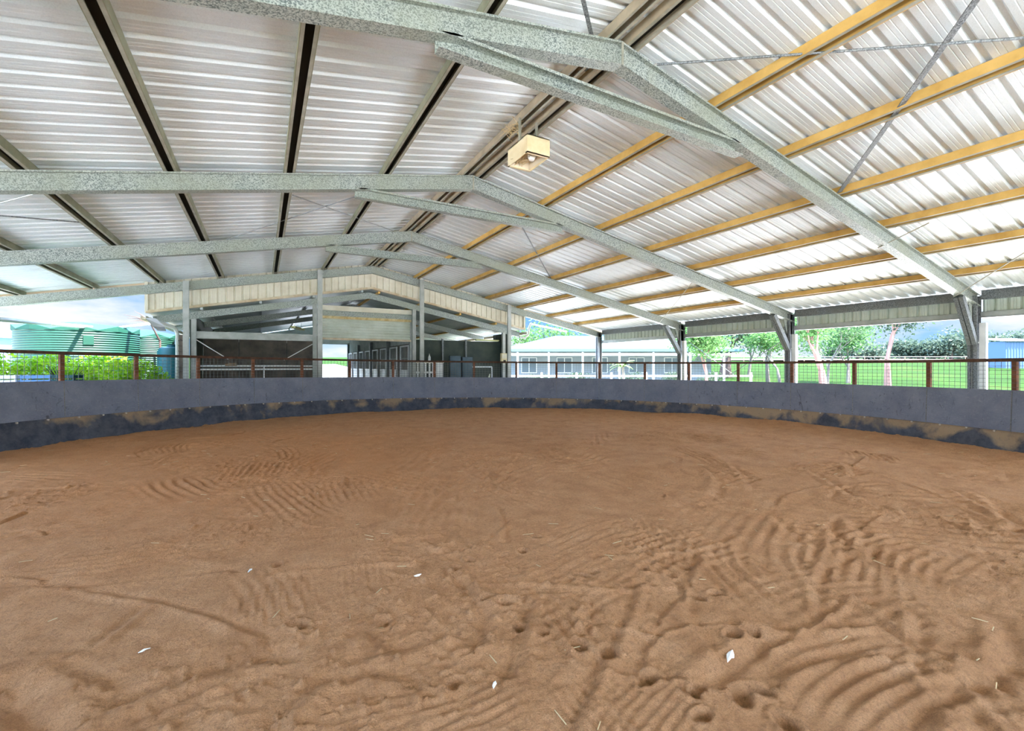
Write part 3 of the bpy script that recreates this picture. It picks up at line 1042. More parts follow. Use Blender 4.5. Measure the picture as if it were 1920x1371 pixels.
# ------------------------------------------------------------------ gable wall of the stable, end wall of the shed
GX0, GX1 = -2.94, 9.80
GY = 16.76
m = MB()
prof = ribbed(GX1 - GX0, 0.22, 0.03, 0.055)
xs = [(GX0 + s, h) for s, h in prof]
k = [i for i, (x, h) in enumerate(xs) if x > XR][0]
xs.insert(k, (XR, xs[k][1]))
for (xa, ha), (xb, hb) in zip(xs[:-1], xs[1:]):
    m.add([(xa, GY + ha, roof_z(xa) - 0.755), (xb, GY + hb, roof_z(xb) - 0.755), (xb, GY + hb, roof_z(xb) + SHEET + .035), (xa, GY + ha, roof_z(xa) + SHEET + .035)], [(0, 1, 2, 3)])
struct(obj('wall_far', m, M['cream']), 'cream ribbed gable cladding across the far end of the shed')
for sd, (xa, xb) in (('left', (GX0 - .03, XR)), ('right', (XR, GX1 + .03))):
    m = MB()
    m.prism([(-0.06, -0.03), (0.05, -0.03), (0.05, 0.05), (-0.045, 0.05)], lambda a, b, s: (s, GY + a, roof_z(s) - 0.76 + b), xa, xb)
    struct(obj('trim_' + sd, m, M['cream_trim']), f'cream bottom flashing of the gable cladding, {sd} slope')
for nm, x in (('trim_left_end', GX0 - 0.02), ('trim_right_end', GX1 + 0.02)):
    m = MB(); m.box((x - .04, GY - .05, roof_z(x) - 0.78), (x + .04, GY + .06, roof_z(x) + .12))
    struct(obj(nm, m, M['cream']), 'cream corner flashing at the end of the gable cladding')


def c_post(name, x, y, z1, w, label, mat, group, dep=0.09):
    m = MB()
    P = [(-w / 2, 0), (w / 2, 0), (w / 2, .02), (w / 2 - .006, .02), (w / 2 - .006, .006), (-w / 2 + .006, .006), (-w / 2 + .006, dep - .006), (w / 2 - .006, dep - .006), (w / 2 - .006, dep - .02), (w / 2, dep - .02), (w / 2, dep), (-w / 2, dep)]
    m.prism(P, lambda a, b, s: (x + a, y - dep + b, s), -0.1, z1)
    return tag(obj(name, m, M[mat]), label, 'post', group)


GC = [(-1.98, 'leftmost tall steel gable post in front of the cream cladding, near the downpipe'), (1.70, 'tall steel gable post left of the roller door'),
      (5.22, 'tall steel gable post right of the roller door'), (8.93, 'rightmost tall steel gable post in front of the cream cladding')]
for x, lb in GC:
    c_post('gable_post', x, 16.50, roof_z(x) - 0.0, 0.15, lb, 'galv_plain', 'gable posts at the far end')

for sd, (xa, xb) in (('left', (XR - HALF - .3, XR)), ('right', (XR, XR + HALF + .3))):
    m = MB(); m.prism([(0, -.03), (.03, -.03), (.03, .21), (0, .21)], lambda a, b, q: (q, 16.845 + a, roof_z(q) + b), xa, xb)
    struct(obj('trim_barge_' + sd, m, M['barge']), f'tan barge flashing along the far roof edge, {sd} slope')
# stable roof and portals
SZ = 4.30


def sz(x): return SZ - SL * abs(x - XR)


for nm, xe, lb in (('ceiling_stable_left', GX0 - .05, 'left slope of the stable roof'), ('ceiling_stable_right', GX1 + .1, 'right slope of the stable roof')):
    o = roof(nm, xe, 16.85, 34.0, SZ, lb, M['sheet_green'])
SP = i_poly(0.10, 0.22, 0.012, 0.006, 0.02, 0.005)
for j, (y, lb) in enumerate([(17.22, 'front galvanised stable rafter pair below the cream cladding'), (20.85, 'second galvanised stable rafter pair above the stall lining'), (24.6, 'third galvanised stable rafter pair deep in the stable')]):
    t = thing('stable_portal', lb, 'roof frame', (XR, y, -0.1), 0, 'stable roof frames')
    for side, xe in ((-1, GX0 + .05), (1, GX1 + .05)):
        m = MB()
        strips(SP, lambda a, b, s: (s, y + a, sz(s) - 0.09 + b), XR, xe, m)
        obj('rafter', m, M['galv'], t)
for s, lb in ((-1, 'left'), (1, 'right')):
    for k2, q in enumerate((0.3, 1.9, 3.5, 5.1)):
        m = MB(); xc = XR + s * q
        m.box((xc - .035, 16.9, sz(xc) - .09), (xc + .035, 33.5, sz(xc) - .008))
        tag(obj('stable_purlin', m, M['ochre'] if s > 0 else M['galv_plain']), f'stable roof purlin, {ORD[k2]} down from the ridge on the {lb} slope', 'purlin', 'stable purlins')

SC = [(-1.86, 'stable column beside the leftmost gable post'), (1.60, 'stable column beside the gable post left of the roller door'), (5.12, 'stable column beside the gable post right of the roller door'), (9.02, 'stable column behind the beige box, right end of the stable')]
for x, lb in SC:
    c_post('stable_column', x, 17.18, sz(x) - 0.32, 0.13, 'galvanised ' + lb, 'galv_plain', 'stable columns', dep=0.12)


def wallbox(name, lo, hi, mat, label):
    m = MB(); m.box(lo, hi)
    return struct(obj(name, m, M[mat]), label)


# outer walls of the stable
wallbox('wall_stable_left', (-2.0, 17.4, -.1), (-1.94, 33.6, sz(-2.0) - .1), 'greenwall', 'left outer wall of the stable')
m = MB(); m.box((GX1 - .04, 18.1, -.1), (GX1 + .02, 33.4, 2.2)); m.box((GX1 - .04, 18.1, 2.2), (GX1 + .02, 19.6, sz(GX1) - .1))  # tall front piece added to keep sun off the right stall lining
struct(obj('wall_stable_right', m, M['greenwall']), 'right outer wall of the stable')
wallbox('wall_stable_back', (-2.0, 33.5, -.1), (1.7, 33.6, 3.1), 'greenwall', 'back wall of the stable left of the aisle')
wallbox('wall_stable_end', (5.25, 33.5, -.1), (GX1, 33.6, 3.1), 'greenwall', 'back wall of the stable right of the aisle')
m = MB()
m.add([(GX0, 33.5, 3.0), (GX1, 33.5, 3.0), (GX1, 33.5, sz(GX1) - .05), (XR, 33.5, sz(XR) - .05), (GX0, 33.5, sz(GX0) - .05)], [(0, 1, 2, 3, 4)])
struct(obj('wall_stable_gable', m, M['roller']), 'far gable of the stable above the aisle opening')

# left stall: header, lining panels, braces, rails
m = MB()
m.box((-1.80, 17.10, 2.37), (1.55, 17.16, 2.58)); m.box((-1.80, 17.06, 2.56), (1.55, 17.2, 2.585)); m.box((-1.80, 17.06, 2.36), (1.55, 17.2, 2.38))
tag(obj('stall_header', m, M['galv_plain']), 'galvanised header beam over the left stall opening', 'beam')
for k2, (x0, x1, w) in enumerate([(-1.92, -.80, 'left'), (-.78, .86, 'middle'), (.88, 2.16, 'right')]):
    m = MB(); m.box((x0, 20.4, -.1), (x1, 20.45, 2.75))
    tag(obj('stall_lining', m, M['blackwall']), f'black rubber lining sheet at the back of the left stall, {w} sheet', 'wall panel', 'left stall lining sheets')
rod(Vector((-1.80, 17.12, 2.32)), Vector((-.96, 17.12, 1.72)), .016, 'white diagonal brace at the left side of the left stall', mat='white', name='stall_brace')
rod(Vector((1.53, 17.12, 2.26)), Vector((.64, 17.12, 1.70)), .016, 'white diagonal brace at the right side of the left stall', mat='white', name='stall_brace')
t = thing('stall_rail', 'double white rail across the front of the left stall', 'rail', (-.1, 17.25, -.1))
for z, nm in ((1.50, 'rail'), (1.39, 'rail')):
    m = MB(); m.tube([(-1.8, 17.25, z), (1.6, 17.25, z)], .026, 8)
    obj(nm, m, M['white'], t, smooth=True)
for x in (-1.77, 0.05, 1.57):
    m = MB(); m.tube([(x, 17.25, -.1), (x, 17.25, 1.53)], .022, 8)
    obj('rail_post', m, M['white'], t, smooth=True)
m = MB(); m.box((-1.05, 17.19, 1.50), (-.72, 17.3, 1.60))
tag(obj('timber_block', m, M['timber']), 'small tan timber block resting on the white stall rail', 'block')


# fluorescent lights
def fluoro(c, yaw, L, label, roll=0.0):
    t = thing('fluorescent_light', label, 'light', c, yaw, 'fluorescent lights in the stable')
    m = MB(); m.cbox((0, 0, .03), (L, .16, .05)); obj('fitting', m, M['fitting'], t, local=True)
    for s in (-1, 1):
        m = MB(); m.tube([(-L / 2 + .04, s * .05, -.005), (L / 2 - .04, s * .05, -.005)], .018, 8); obj('tube', m, M['tube'], t, local=True, smooth=True)
    for s in (-1, 1):
        m = MB(); m.tube([(s * L * .35, 0, .05), (s * L * .35, 0, .26)], .006, 5); obj('hanger', m, M['galv_plain'], t, local=True)
    return t


fluoro((1.15, 18.4, 2.86), 1.25, 1.25, 'yellowed twin tube light hanging in the left stall under the dark roof')
fluoro((4.4, 19.6, 2.72), 0.2, 1.2, 'white twin tube light behind the roller door curtain')
fluoro((8.9, 18.5, 2.64), 0.15, 1.25, 'white tube light over the right end stall lining')

# roller door
t = thing('roller_door', 'pale ribbed roller door half lowered between two steel posts', 'roller door', (3.44, 17.34, 2.45))
m = MB()
prof = []
z = 2.50
while z < 3.22:
    prof += [(z, 0), (z + .03, .022), (z + .055, .022), (z + .085, 0)]
    z += .10
for (za, ha), (zb, hb) in zip(prof[:-1], prof[1:]):
    m.add([(1.80, 17.34 - ha, za), (5.06, 17.34 - ha, za), (5.06, 17.34 - hb, zb), (1.80, 17.34 - hb, zb)], [(0, 1, 2, 3)])
cu = obj('curtain', m, M['roller'], t)
m = MB(); m.box((1.80, 17.29, 2.44), (5.06, 17.37, 2.51)); obj('bottom_rail', m, M['cream_trim'], cu)
m = MB(); m.box((1.80, 17.26, 3.20), (5.06, 17.40, 3.29)); obj('edge_strip', m, M['stain'], t)
m = MB(); m.tube([(1.82, 17.55, 3.45), (5.04, 17.55, 3.45)], .15, 16); obj('drum', m, M['roller'], t, smooth=True)
for x in (1.79, 5.05):
    m = MB(); m.box((x - .025, 17.30, -.1), (x + .025, 17.38, 3.2)); obj('guide', m, M['galv_plain'], t)
m = MB(); m.box((1.72, 17.22, 3.29), (5.12, 17.28, 3.47)); m.box((1.72, 17.18, 3.455), (5.12, 17.32, 3.47))
tag(obj('door_lintel_beam', m, M['galv']), 'speckled galvanised beam above the roller door curtain', 'beam')
m = MB(); m.box((1.72, 17.24, 3.48), (5.12, 17.27, 3.66))
tag(obj('door_head_sheet', m, M['cream']), 'cream head sheet above the galvanised beam over the roller door', 'cladding strip')

# stalls along the right of the aisle
for k2 in range(4):
    y0 = 18.0 + 3.8 * k2
    t = thing('horse_stall', f'black stall front with white framed grille, {ORD[k2]} one along the aisle', 'stall front', (5.28, y0 + 1.8, -.06), 0, 'stall fronts along the stable aisle')
    m = MB(); m.box((5.26, y0, -.06), (5.32, y0 + 3.7, 1.28)); obj('lower_panel', m, M['blackwall'], t)
    m = MB(); m.box((5.30, y0, 1.28), (5.33, y0 + 3.7, 2.42)); obj('upper_panel', m, M['blackwall'], t)
    m = MB()
    for i in range(2):
        ya = y0 + .25 + i * 1.85
        for yy in (ya, ya + 1.2): m.box((5.20, yy - .03, -.06), (5.26, yy + .03, 2.36))
        m.box((5.20, ya, 2.30), (5.26, ya + 1.2, 2.36)); m.box((5.20, ya, 1.28), (5.26, ya + 1.2, 1.34))
        m.box((5.215, ya, 0.1), (5.245, ya + 1.2, 1.28))
    obj('door_frame', m, M['white'], t, label='white door frames')
    for j in range(2):
        m = MB()
        for i in range(5):
            yy = y0 + .37 + i * .24 + 1.85 * j
            m.tube([(5.23, yy, 1.3), (5.23, yy, 2.32)], .012, 6)
        m.box((5.222, y0 + .28 + 1.85 * j, 1.80), (5.238, y0 + 1.42 + 1.85 * j, 1.83))
        obj('grille', m, M['galv_plain'], t)
    m = MB(); m.box((5.18, y0 - .06, -.06), (5.34, y0 + .04, 2.8)); obj('post', m, M['galv_dark'], t)
m = MB()
prof = ribbed(15.0, .2, .02, .05)
for (s0, h0), (s1, h1) in zip(prof[:-1], prof[1:]):
    m.add([(5.36 - h0, 18.2 + s0, 2.42), (5.36 - h1, 18.2 + s1, 2.42), (5.36 - h1, 18.2 + s1, 3.72), (5.36 - h0, 18.2 + s0, 3.72)], [(0, 1, 2, 3)])
struct(obj('wall_stable_aisle', m, M['galv_plain']), 'ribbed steel wall above the aisle stalls')

# right stall: lining, gate, bottle, lockers, rail, box
for k2, (x0, x1, w) in enumerate([(5.42, 6.86, 'left'), (6.90, 7.96, 'middle'), (8.0, 11.0, 'right')]):
    m = MB(); m.box((x0, 18.8, -.1), (min(x1, GX1 - .05), 18.85, 2.62))
    tag(obj('stall_lining', m, M['greenwall']), f'dark green lining sheet at the back of the right stall, {w} sheet', 'wall panel', 'right stall lining sheets')
for k2, x in enumerate((6.88, 7.98)):
    m = MB(); m.box((x - .035, 18.72, -.1), (x + .035, 18.8, 2.68))
    tag(obj('stall_stud', m, M['galv_dark']), f'slim upright between the {"left and middle" if k2 == 0 else "middle and right"} green lining sheets', 'post', 'uprights of the right stall')
t = thing('slatted_gate', 'white slatted gate with a ledge, right of the roller door post', 'gate', (5.9, 17.6, -.06))
m = MB(); m.box((5.32, 17.5, 1.62), (6.48, 17.75, 1.66)); obj('ledge', m, M['cream'], t)
for k2, x in enumerate((5.42, 5.58, 5.74, 5.90, 6.06)):
    m = MB(); m.box((x - .035, 17.58, -.06), (x + .035, 17.62, 1.62)); obj('slat', m, M['white'], t)
m = MB(); m.box((6.18, 17.56, -.06), (6.46, 17.64, 1.62)); obj('panel', m, M['white'], t)
m = MB(); m.box((5.36, 17.62, .25), (6.46, 17.66, .33)); m.box((5.36, 17.62, 1.2), (6.46, 17.66, 1.28)); obj('cross_rail', m, M['white'], t)
bp = at_y(805, 677, 17.62)
t = thing('bottle', 'white bottle standing on the ledge of the slatted gate', 'bottle', (bp.x, 17.62, 1.66))
m = MB(); m.lathe([(0, 0), (.045, 0), (.05, .02), (.05, .2), (.02, .27), (.016, .29)], (0, 0, 0), 14); obj('body', m, M['white'], t, local=True, smooth=True)
m = MB(); m.lathe([(.018, .285), (.022, .29), (.022, .33), (0, .335)], (0, 0, 0), 12); obj('cap', m, M['galv_plain'], t, local=True)
for k2, (px, w) in enumerate(((853, 'left'), (875, 'right'))):
    c = at_y(px, 690, 17.9)
    t = thing('locker', f'tall blue grey locker in the right stall, {w} one of the pair', 'locker', (c.x, 17.9, -.06), -0.25, 'pair of blue grey lockers')
    m = MB(); m.box((-.22, -.2, 0), (.22, .22, 1.98 - .04 * k2)); obj('body', m, M['locker'], t, local=True)
    m = MB(); m.box((-.19, -.222, .06), (.19, -.2, 1.90 - .04 * k2)); dr = obj('door', m, M['locker'], t, local=True)
    m = MB(); m.box((.13, -.245, .95), (.15, -.222, 1.1)); obj('handle', m, M['galv_plain'], dr, local=True)
m = MB(); m.tube([(7.75, 17.7, 1.46), (8.75, 17.7, 1.46)], .03, 8)
m.tube([(7.75, 17.7, 1.46), (7.75, 17.7, -.06)], .025, 8); m.tube([(8.75, 17.7, 1.46), (8.75, 17.7, -.06)], .025, 8)
tag(obj('tie_rail', m, M['white'], smooth=True), 'white tie rail right of the blue grey lockers', 'rail')
c = at_y(945, 668, 17.0)
t = thing('meter_box', 'beige electrical box fixed to the right stable column', 'electrical box', (c.x, 17.02, 1.62))
m = MB(); m.box((-.14, -.06, 0), (.14, .06, .42)); obj('enclosure', m, M['boxbeige'], t, local=True)
m = MB(); m.box((-.11, -.075, .2), (.11, -.06, .38)); obj('cover', m, M['cream'], t, local=True)
m = MB(); m.box((-.05, -.08, .06), (.06, -.06, .13)); obj('breaker', m, M['black'], t, local=True)

# gutters and downpipes
m = MB()
gx = GX0 - .02
P = [(0, 0), (-.13, 0), (-.13, .11), (-.12, .11), (-.12, .01), (-.01, .01), (-.01, .11), (0, .11)]
m.prism(P, lambda a, b, s: (gx + a, s, sz(gx) - .22 + b), 16.7, 33.5)
tag(obj('gutter', m, M['cream_trim']), 'cream gutter along the left edge of the stable roof', 'gutter')
m = MB()
gx2 = GX1 + .12
m.prism([(-a, b) for a, b in P], lambda a, b, s: (gx2 + a, s, sz(gx2) - .2 + b), 16.7, 33.5)
tag(obj('gutter', m, M['cream_trim']), 'cream gutter along the right edge of the stable roof', 'gutter')
m = MB()
A = at_y(284, 603, 16.75); B = at_y(300, 606, 16.75); Cc = at_y(322, 613, 16.85); D = at_y(330, 618, 16.9)
m.tube([A + Vector((-.05, 0, .1)), A, B, Cc, D, D + Vector((.03, 0, -.12))], [.06, .075, .075, .07, .055, .045], 10)
m.tube([D + Vector((.03, 0, -.1)), (D.x + .03, D.y, -.1)], .045, 10)
tag(obj('downpipe', m, M['pvc'], smooth=True), 'white downpipe with curved elbow at the left end of the gable', 'pipe')
m = MB()
A = at_y(272, 596, 16.6); B = at_y(286, 612, 16.6); Cc = at_y(315, 640, 16.6)
m.add([A, A + Vector((.25, 0, 0)), B + Vector((.28, .05, 0)), B, B + Vector((.30, .1, -.12)), B + Vector((.12, 0, -.12))], [(0, 1, 2, 3), (3, 2, 4, 5)])
o = obj('loose_flashing', m, M['silver']); tag(o, 'bent silver flashing hanging at the left end of the gable', 'flashing')
sm = o.modifiers.new('thickness', 'SOLIDIFY'); sm.thickness = .004
m = MB()
A = at_y(974, 632, 16.8); B = at_y(984, 634, 16.8); Cc = at_y(993, 612, 16.8); D = at_y(1000, 605, 16.8)
m.tube([A, B, at_y(990, 628, 16.8), Cc, at_y(997, 606, 16.8)], .05, 10)
m.tube([at_y(994, 607, 16.8), at_d(1062, 622, 21.5)], .04, 8)
tag(obj('downpipe', m, M['pvc'], smooth=True), 'white pipe with elbow at the right end of the gable', 'pipe')
m = MB()
x = at_y(340, 660, 16.95).x
m.box((x - .08, 16.9, -.1), (x + .08, 17.05, 2.45))
for k2 in range(12): m.tube([(x - .08, 16.9, .5 + .16 * k2), (x - .02, 16.82, .54 + .16 * k2), (x + .06, 16.88, .5 + .16 * k2)], .012, 6)
tag(obj('hook_board', m, M['blackwall']), 'black upright board with hooks beside the white downpipe', 'board')


# ------------------------------------------------------------------ trees and shrubs
def leaf_mesh(name, pts, size, mat, parent, seed, flat=0.3, aspect=0.5):
    r = np.random.default_rng(seed)
    n = len(pts)
    P = np.asarray(pts)
    d1 = r.normal(size=(n, 3)); d1[:, 2] *= 0.7; d1[:, 2] -= flat
    d1 /= np.linalg.norm(d1, axis=1)[:, None]
    d2 = np.cross(d1, r.normal(size=(n, 3))); d2 /= np.linalg.norm(d2, axis=1)[:, None]
    s = size * r.uniform(.6, 1.3, (n, 1))
    a = P - d1 * s * .5; b = P + d2 * s * aspect * .5; c = P + d1 * s * .5; d = P - d2 * s * aspect * .5
    V = np.stack([a, b, c, d], 1).reshape(-1, 3)
    me = bpy.data.meshes.new(name)
    me.vertices.add(4 * n); me.vertices.foreach_set('co', V.astype(np.float32).ravel())
    me.loops.add(4 * n); me.loops.foreach_set('vertex_index', np.arange(4 * n, dtype=np.int32))
    me.polygons.add(n); me.polygons.foreach_set('loop_start', np.arange(0, 4 * n, 4, dtype=np.int32))
    me.materials.append(mat); me.update(calc_edges=True)
    o = bpy.data.objects.new(name, me); col.objects.link(o); o.parent = parent
    return o


def grow(m, p, d, L, r, lev, rr, tips, bend=.25, kids=(2, 3), ang=.55, up=.12, ratio=.72):
    n = 4
    pts = [Vector(p)]; rs = [r]
    q = Vector(p); dd = Vector(d)
    for i in range(n):
        dd = (dd + Vector((rr.gauss(0, bend), rr.gauss(0, bend), rr.gauss(0, bend) * .5 + up)) * .35).normalized()
        q = q + dd * (L / n)
        pts.append(q.copy()); rs.append(r * (1 - .42 * (i + 1) / n))
    m.tube(pts, rs, 7 if lev > 1 else 5, caps=False)
    if lev <= 1:
        tips.append(pts[-1]); tips.append(pts[-2])
    if lev == 0: return
    for k in range(rr.randint(*kids)):
        a = rr.uniform(0, 2 * math.pi)
        s = dd.orthogonal().normalized(); u = dd.cross(s)
        nd = (dd * math.cos(ang) + (s * math.cos(a) + u * math.sin(a)) * math.sin(ang * rr.uniform(.7, 1.4))).normalized()
        st = pts[-1] if k < 2 else pts[-2]
        grow(m, st, nd, L * ratio * rr.uniform(.8, 1.15), rs[-1] * (.82 if k < 2 else .7), lev - 1, rr, tips, bend, kids, ang, up, ratio)


def tree(px, depth, label, top_px, seed, trunk_r, bark, leafm, nleaf, size, trunk_frac=.35, lev=4, lean=(0, 0), sprd=.5, ang=.5, kids=(2, 3), name='tree', sink=0.0, group='trees beyond the shed', cat='tree', base=None, bend=.22):
    rr = random.Random(seed)
    base = base or cam((px - 960) / F * depth, depth, ground_z(depth))
    h = EYE + (HZ - top_px) / F * depth - base.z - 1.1 * sprd
    t = thing(name, label, cat, base, 0, group)
    m = MB(); tips = []
    L0 = h * trunk_frac
    lx = cam(lean[0], lean[1])
    grow(m, (0, 0, -.05), Vector((lx.x, lx.y, 1)).normalized(), L0, trunk_r, lev, rr, tips, bend, kids, ang)
    zs = max(p.z for p in tips)
    k = h * .96 / zs
    if not .6 < k < 1.5: k = max(.6, min(1.5, k))
    m.v = [(p[0], p[1], p[2] * k) for p in m.v]
    tips = [Vector((p.x, p.y, p.z * k)) for p in tips]
    obj('trunk', m, M[bark], t, local=True, smooth=True)
    r = np.random.default_rng(seed)
    T = np.array([tuple(p) for p in tips])
    pick = T[r.integers(0, len(T), nleaf)]
    pts = pick + r.normal(size=(nleaf, 3)) * np.array([sprd, sprd, sprd * .75])
    pts = pts[pts[:, 2] > h * .12]
    leaf_mesh('crown', pts, size, M[leafm], t, seed)
    return t


def bush(c, rx, ry, h, label, leafm, n, size, seed, name='shrub', group=None, cat='shrub', rz=0.0, lobes=9, stems=True):
    t = thing(name, label, cat, c, rz, group)
    r = np.random.default_rng(seed)
    L = []
    for k in range(lobes):
        a = r.uniform(0, 2 * math.pi); q = math.sqrt(r.uniform(0, 1)) * .65
        L.append((rx * q * math.cos(a), ry * q * math.sin(a), h * r.uniform(.45, .78), r.uniform(.30, .42)))
    pts = []
    for lx, ly, lz, lr in L:
        k = n // lobes
        v = r.normal(size=(k, 3)); v /= np.linalg.norm(v, axis=1)[:, None]
        q = r.uniform(.55, 1.0, (k, 1)) ** .5
        pts.append(np.array([lx, ly, lz]) + v * q * np.array([rx * lr * 1.5, ry * lr * 1.5, h * lr * .75]))
    k = n // 4
    pts.append(np.stack([r.uniform(-rx * .8, rx * .8, k), r.uniform(-ry * .8, ry * .8, k), r.uniform(.1, h * .55, k)], 1))
    pts = np.concatenate(pts); pts[:, 2] = np.clip(pts[:, 2], .03, h * 1.02)
    leaf_mesh('foliage', pts, size, M[leafm], t, seed, .1, .6)
    if stems:
        m = MB(); rr = random.Random(seed)
        for lx, ly, lz, lr in L:
            m.tube([(lx * .2, ly * .2, 0), (lx * .6, ly * .6, lz * .5), (lx, ly, lz)], [.025, .018, .008], 5)
        obj('stem', m, M['bark_brown'], t, local=True)
    return t


# lime hedge on the left
for k2, (px, dep, rx, hh, lb) in enumerate([(-60, 11.6, 1.2, 2.02, 'lime green hedge shrub at the left edge behind the blue crates'), (48, 12.4, 1.15, 1.98, 'lime green hedge shrub left of the first brown post'),
                                            (135, 13.2, 1.1, 1.86, 'lime green hedge shrub in the middle, between the two brown posts'), (205, 13.6, 1.05, 1.92, 'lime green hedge shrub below the green tank, right of the middle'),
                                            (264, 13.2, .75, 1.72, 'small lime green shrub at the right end of the hedge by the teal tank')]):
    bush(cam((px - 960) / F * dep, dep, -.08), rx, rx * .8, hh, lb, 'leaf_lime', 3600, .10, 30 + k2, 'hedge_shrub', 'shrubs of the lime hedge', 'shrub')

# right hand trees
tree(1322, 22.0, 'bushy light green tree just right of the third frame column', 596, 41, .12, 'bark_pink', 'leaf_mid', 3800, .17, .32, 4, (.02, 0), .38, .5)
tree(1360, 44.0, 'thick brown trunk topped by dark leaves, right of the bushy tree', 590, 42, .62, 'bark_brown', 'leaf_dark', 2200, .30, .52, 3, (0, 0), .7, .55)
tree(1404, 46.0, 'slim upright tree between the thick brown trunk and the forked gums', 600, 43, .16, 'bark_grey', 'leaf_gum', 2200, .26, .45, 3, (0, 0), .55, .5)
tree(1440, 34.0, 'forked grey gum tree left of the second frame column', 570, 44, .17, 'bark_grey', 'leaf_gum', 3000, .22, .3, 4, (.05, 0), .5, .42)
tree(1464, 30.0, 'slender gum tree close to the second frame column', 604, 45, .12, 'bark_grey', 'leaf_mid', 2600, .20, .4, 4, (-.05, 0), .45, .42)
tree(1548, 22.0, 'leaning pink barked tree right of the second frame column', 530, 46, .24, 'bark_pink', 'leaf_mid', 2200, .17, .20, 4, (-.28, 0), .4, .42, bend=.14)
tree(1552, 27.0, 'thin pale gum tree behind the leaning pink tree', 560, 47, .10, 'bark_grey', 'leaf_gum', 2400, .18, .42, 4, (.05, 0), .45, .45)
tree(1590, 36.0, 'leafy gum tree between the thin pale gum and the tall pink gum', 600, 57, .16, 'bark_grey', 'leaf_mid', 2600, .24, .45, 3, (.02, 0), .6, .5)
tree(1664, 23.5, 'tall straight pink barked gum tree in the right paddock', 520, 48, .20, 'bark_pink', 'leaf_dark', 3000, .17, .24, 4, (.01, 0), .5, .34, bend=.10)
for k2, (px, dep, top, sp, lb) in enumerate([(1565, 120, 650, 2.2, 'low dark tree far behind the leaning pink tree'), (1608, 112, 639, 2.4, 'round far tree left of the tall pink gum'), (1634, 104, 650, 1.6, 'small far tree just left of the tall pink gum'),
                                             (1692, 118, 636, 2.4, 'far tree just right of the tall pink gum'), (1722, 115, 643, 2.2, 'low purple grey far tree in the middle of the paddock edge'), (1752, 112, 638, 2.3, 'far tree left of the tallest far tree'),
                                             (1784, 110, 622, 2.8, 'tallest far tree left of the nearest frame column'), (1812, 116, 640, 2.2, 'far tree half hidden by the nearest frame column'), (1864, 108, 627, 2.6, 'round far tree between the nearest column and the pale shed'),
                                             (1908, 120, 620, 2.2, 'far tree top rising behind the pale blue shed'), (1950, 112, 630, 2.6, 'far tree beyond the right edge')]):
    tree(px, dep, lb, top, 60 + k2, .35, 'bark_brown', 'leaf_far', 1500, .8, .3, 3, (0, 0), sp * .6, .6, group='far trees along the paddock')
for k2, px in enumerate((1580, 1650, 1700, 1745, 1800, 1850)):
    bush(cam((px - 960) / F * 125, 125, ground_z(125)), 6.0, 3.0, 2.4, ['low scrub clump far left along the paddock edge', 'low scrub clump behind the tall pink gum', 'low scrub clump below the purple grey far tree', 'low scrub clump left of the tallest far tree',
         'low scrub clump beside the nearest frame column', 'low scrub clump left of the pale blue shed'][k2], 'leaf_far', 900, .6, 90 + k2, 'scrub_clump', 'scrub along the paddock edge', 'scrub', lobes=7, stems=False)
for k2, (px, dep, top, lb) in enumerate([(1010, 48, 600, 'bare twigged tree above the left end of the pale house roof'), (1050, 52, 596, 'tree behind the pale house roof near the farthest frame column')]):
    tree(px, dep, lb, top, 80 + k2, .25, 'bark_grey', 'leaf_mid', 900, .3, .4, 4, (0, 0), .8, .5, group='trees behind the house')
tree(1210, 56, 'green tree behind the right half of the pale house roof', 614, 84, .3, 'bark_grey', 'leaf_mid', 2600, .4, .4, 3, (0, 0), 1.2, .6, group='trees behind the house')
tree(1262, 52, 'green tree rising behind the hip end of the pale house', 612, 85, .3, 'bark_grey', 'leaf_mid', 2600, .4, .4, 3, (0, 0), 1.2, .6, group='trees behind the house')
# bare branch by the gable end on the left
m = MB(); rr = random.Random(5)
B0 = at_d(282, 606, 17.5)
for px, py in ((232, 590), (238, 596), (252, 583), (245, 602)):
    e = at_d(px, py, 17.2); mid = (B0 + e) / 2 + Vector((0, 0, .06))
    m.tube([B0, mid, e], [.022, .015, .005], 5)
B1 = at_d(300, 640, 18.0); m.tube([Vector((B1.x, B1.y, -.1)), B1, B0], [.06, .04, .024], 6)
tag(obj('bare_branch', m, M['bark_brown']), 'bare dead sapling with twigs beside the left end of the gable', 'branch')

# ------------------------------------------------------------------ left outdoors: tanks, shed, pipes, crates
def corr_tank(c, r, h, label, mat, pitch=.076, amp=.011, folds=14, name='water_tank', rise=.16, ribn=True):
    t = thing(name, label, 'water tank', c, 0, None)
    prof = []
    z = 0.0
    while z < h:
        for q in range(4):
            prof.append((r + amp * math.sin(2 * math.pi * q / 4), z + pitch * q / 4))
        z += pitch
    m = MB(); m.lathe(prof, (0, 0, 0), 64); obj('wall', m, M[mat], t, local=True, smooth=True)
    m = MB(); vs = [(0, 0, h + .35)]; fs = []
    n = folds * 2
    for k in range(n):
        a = 2 * math.pi * k / n
        zz = h + (rise if k % 2 == 0 else 0.0)
        vs.append(((r + .03) * math.cos(a), (r + .03) * math.sin(a), zz))
    for k in range(n): fs.append((0, 1 + k, 1 + (k + 1) % n))
    base = len(vs)
    for k in range(n):
        a = 2 * math.pi * k / n
        vs.append(((r + .03) * math.cos(a), (r + .03) * math.sin(a), h - .03))
    for k in range(n): fs.append((1 + k, base + k, base + (k + 1) % n, 1 + (k + 1) % n))
    m.add(vs, fs); obj('roof', m, M[mat], t, local=True)
    return t


def polar(deg, dist, z): 
    a = math.radians(deg); return cam(math.sin(a) * dist, math.cos(a) * dist, z)


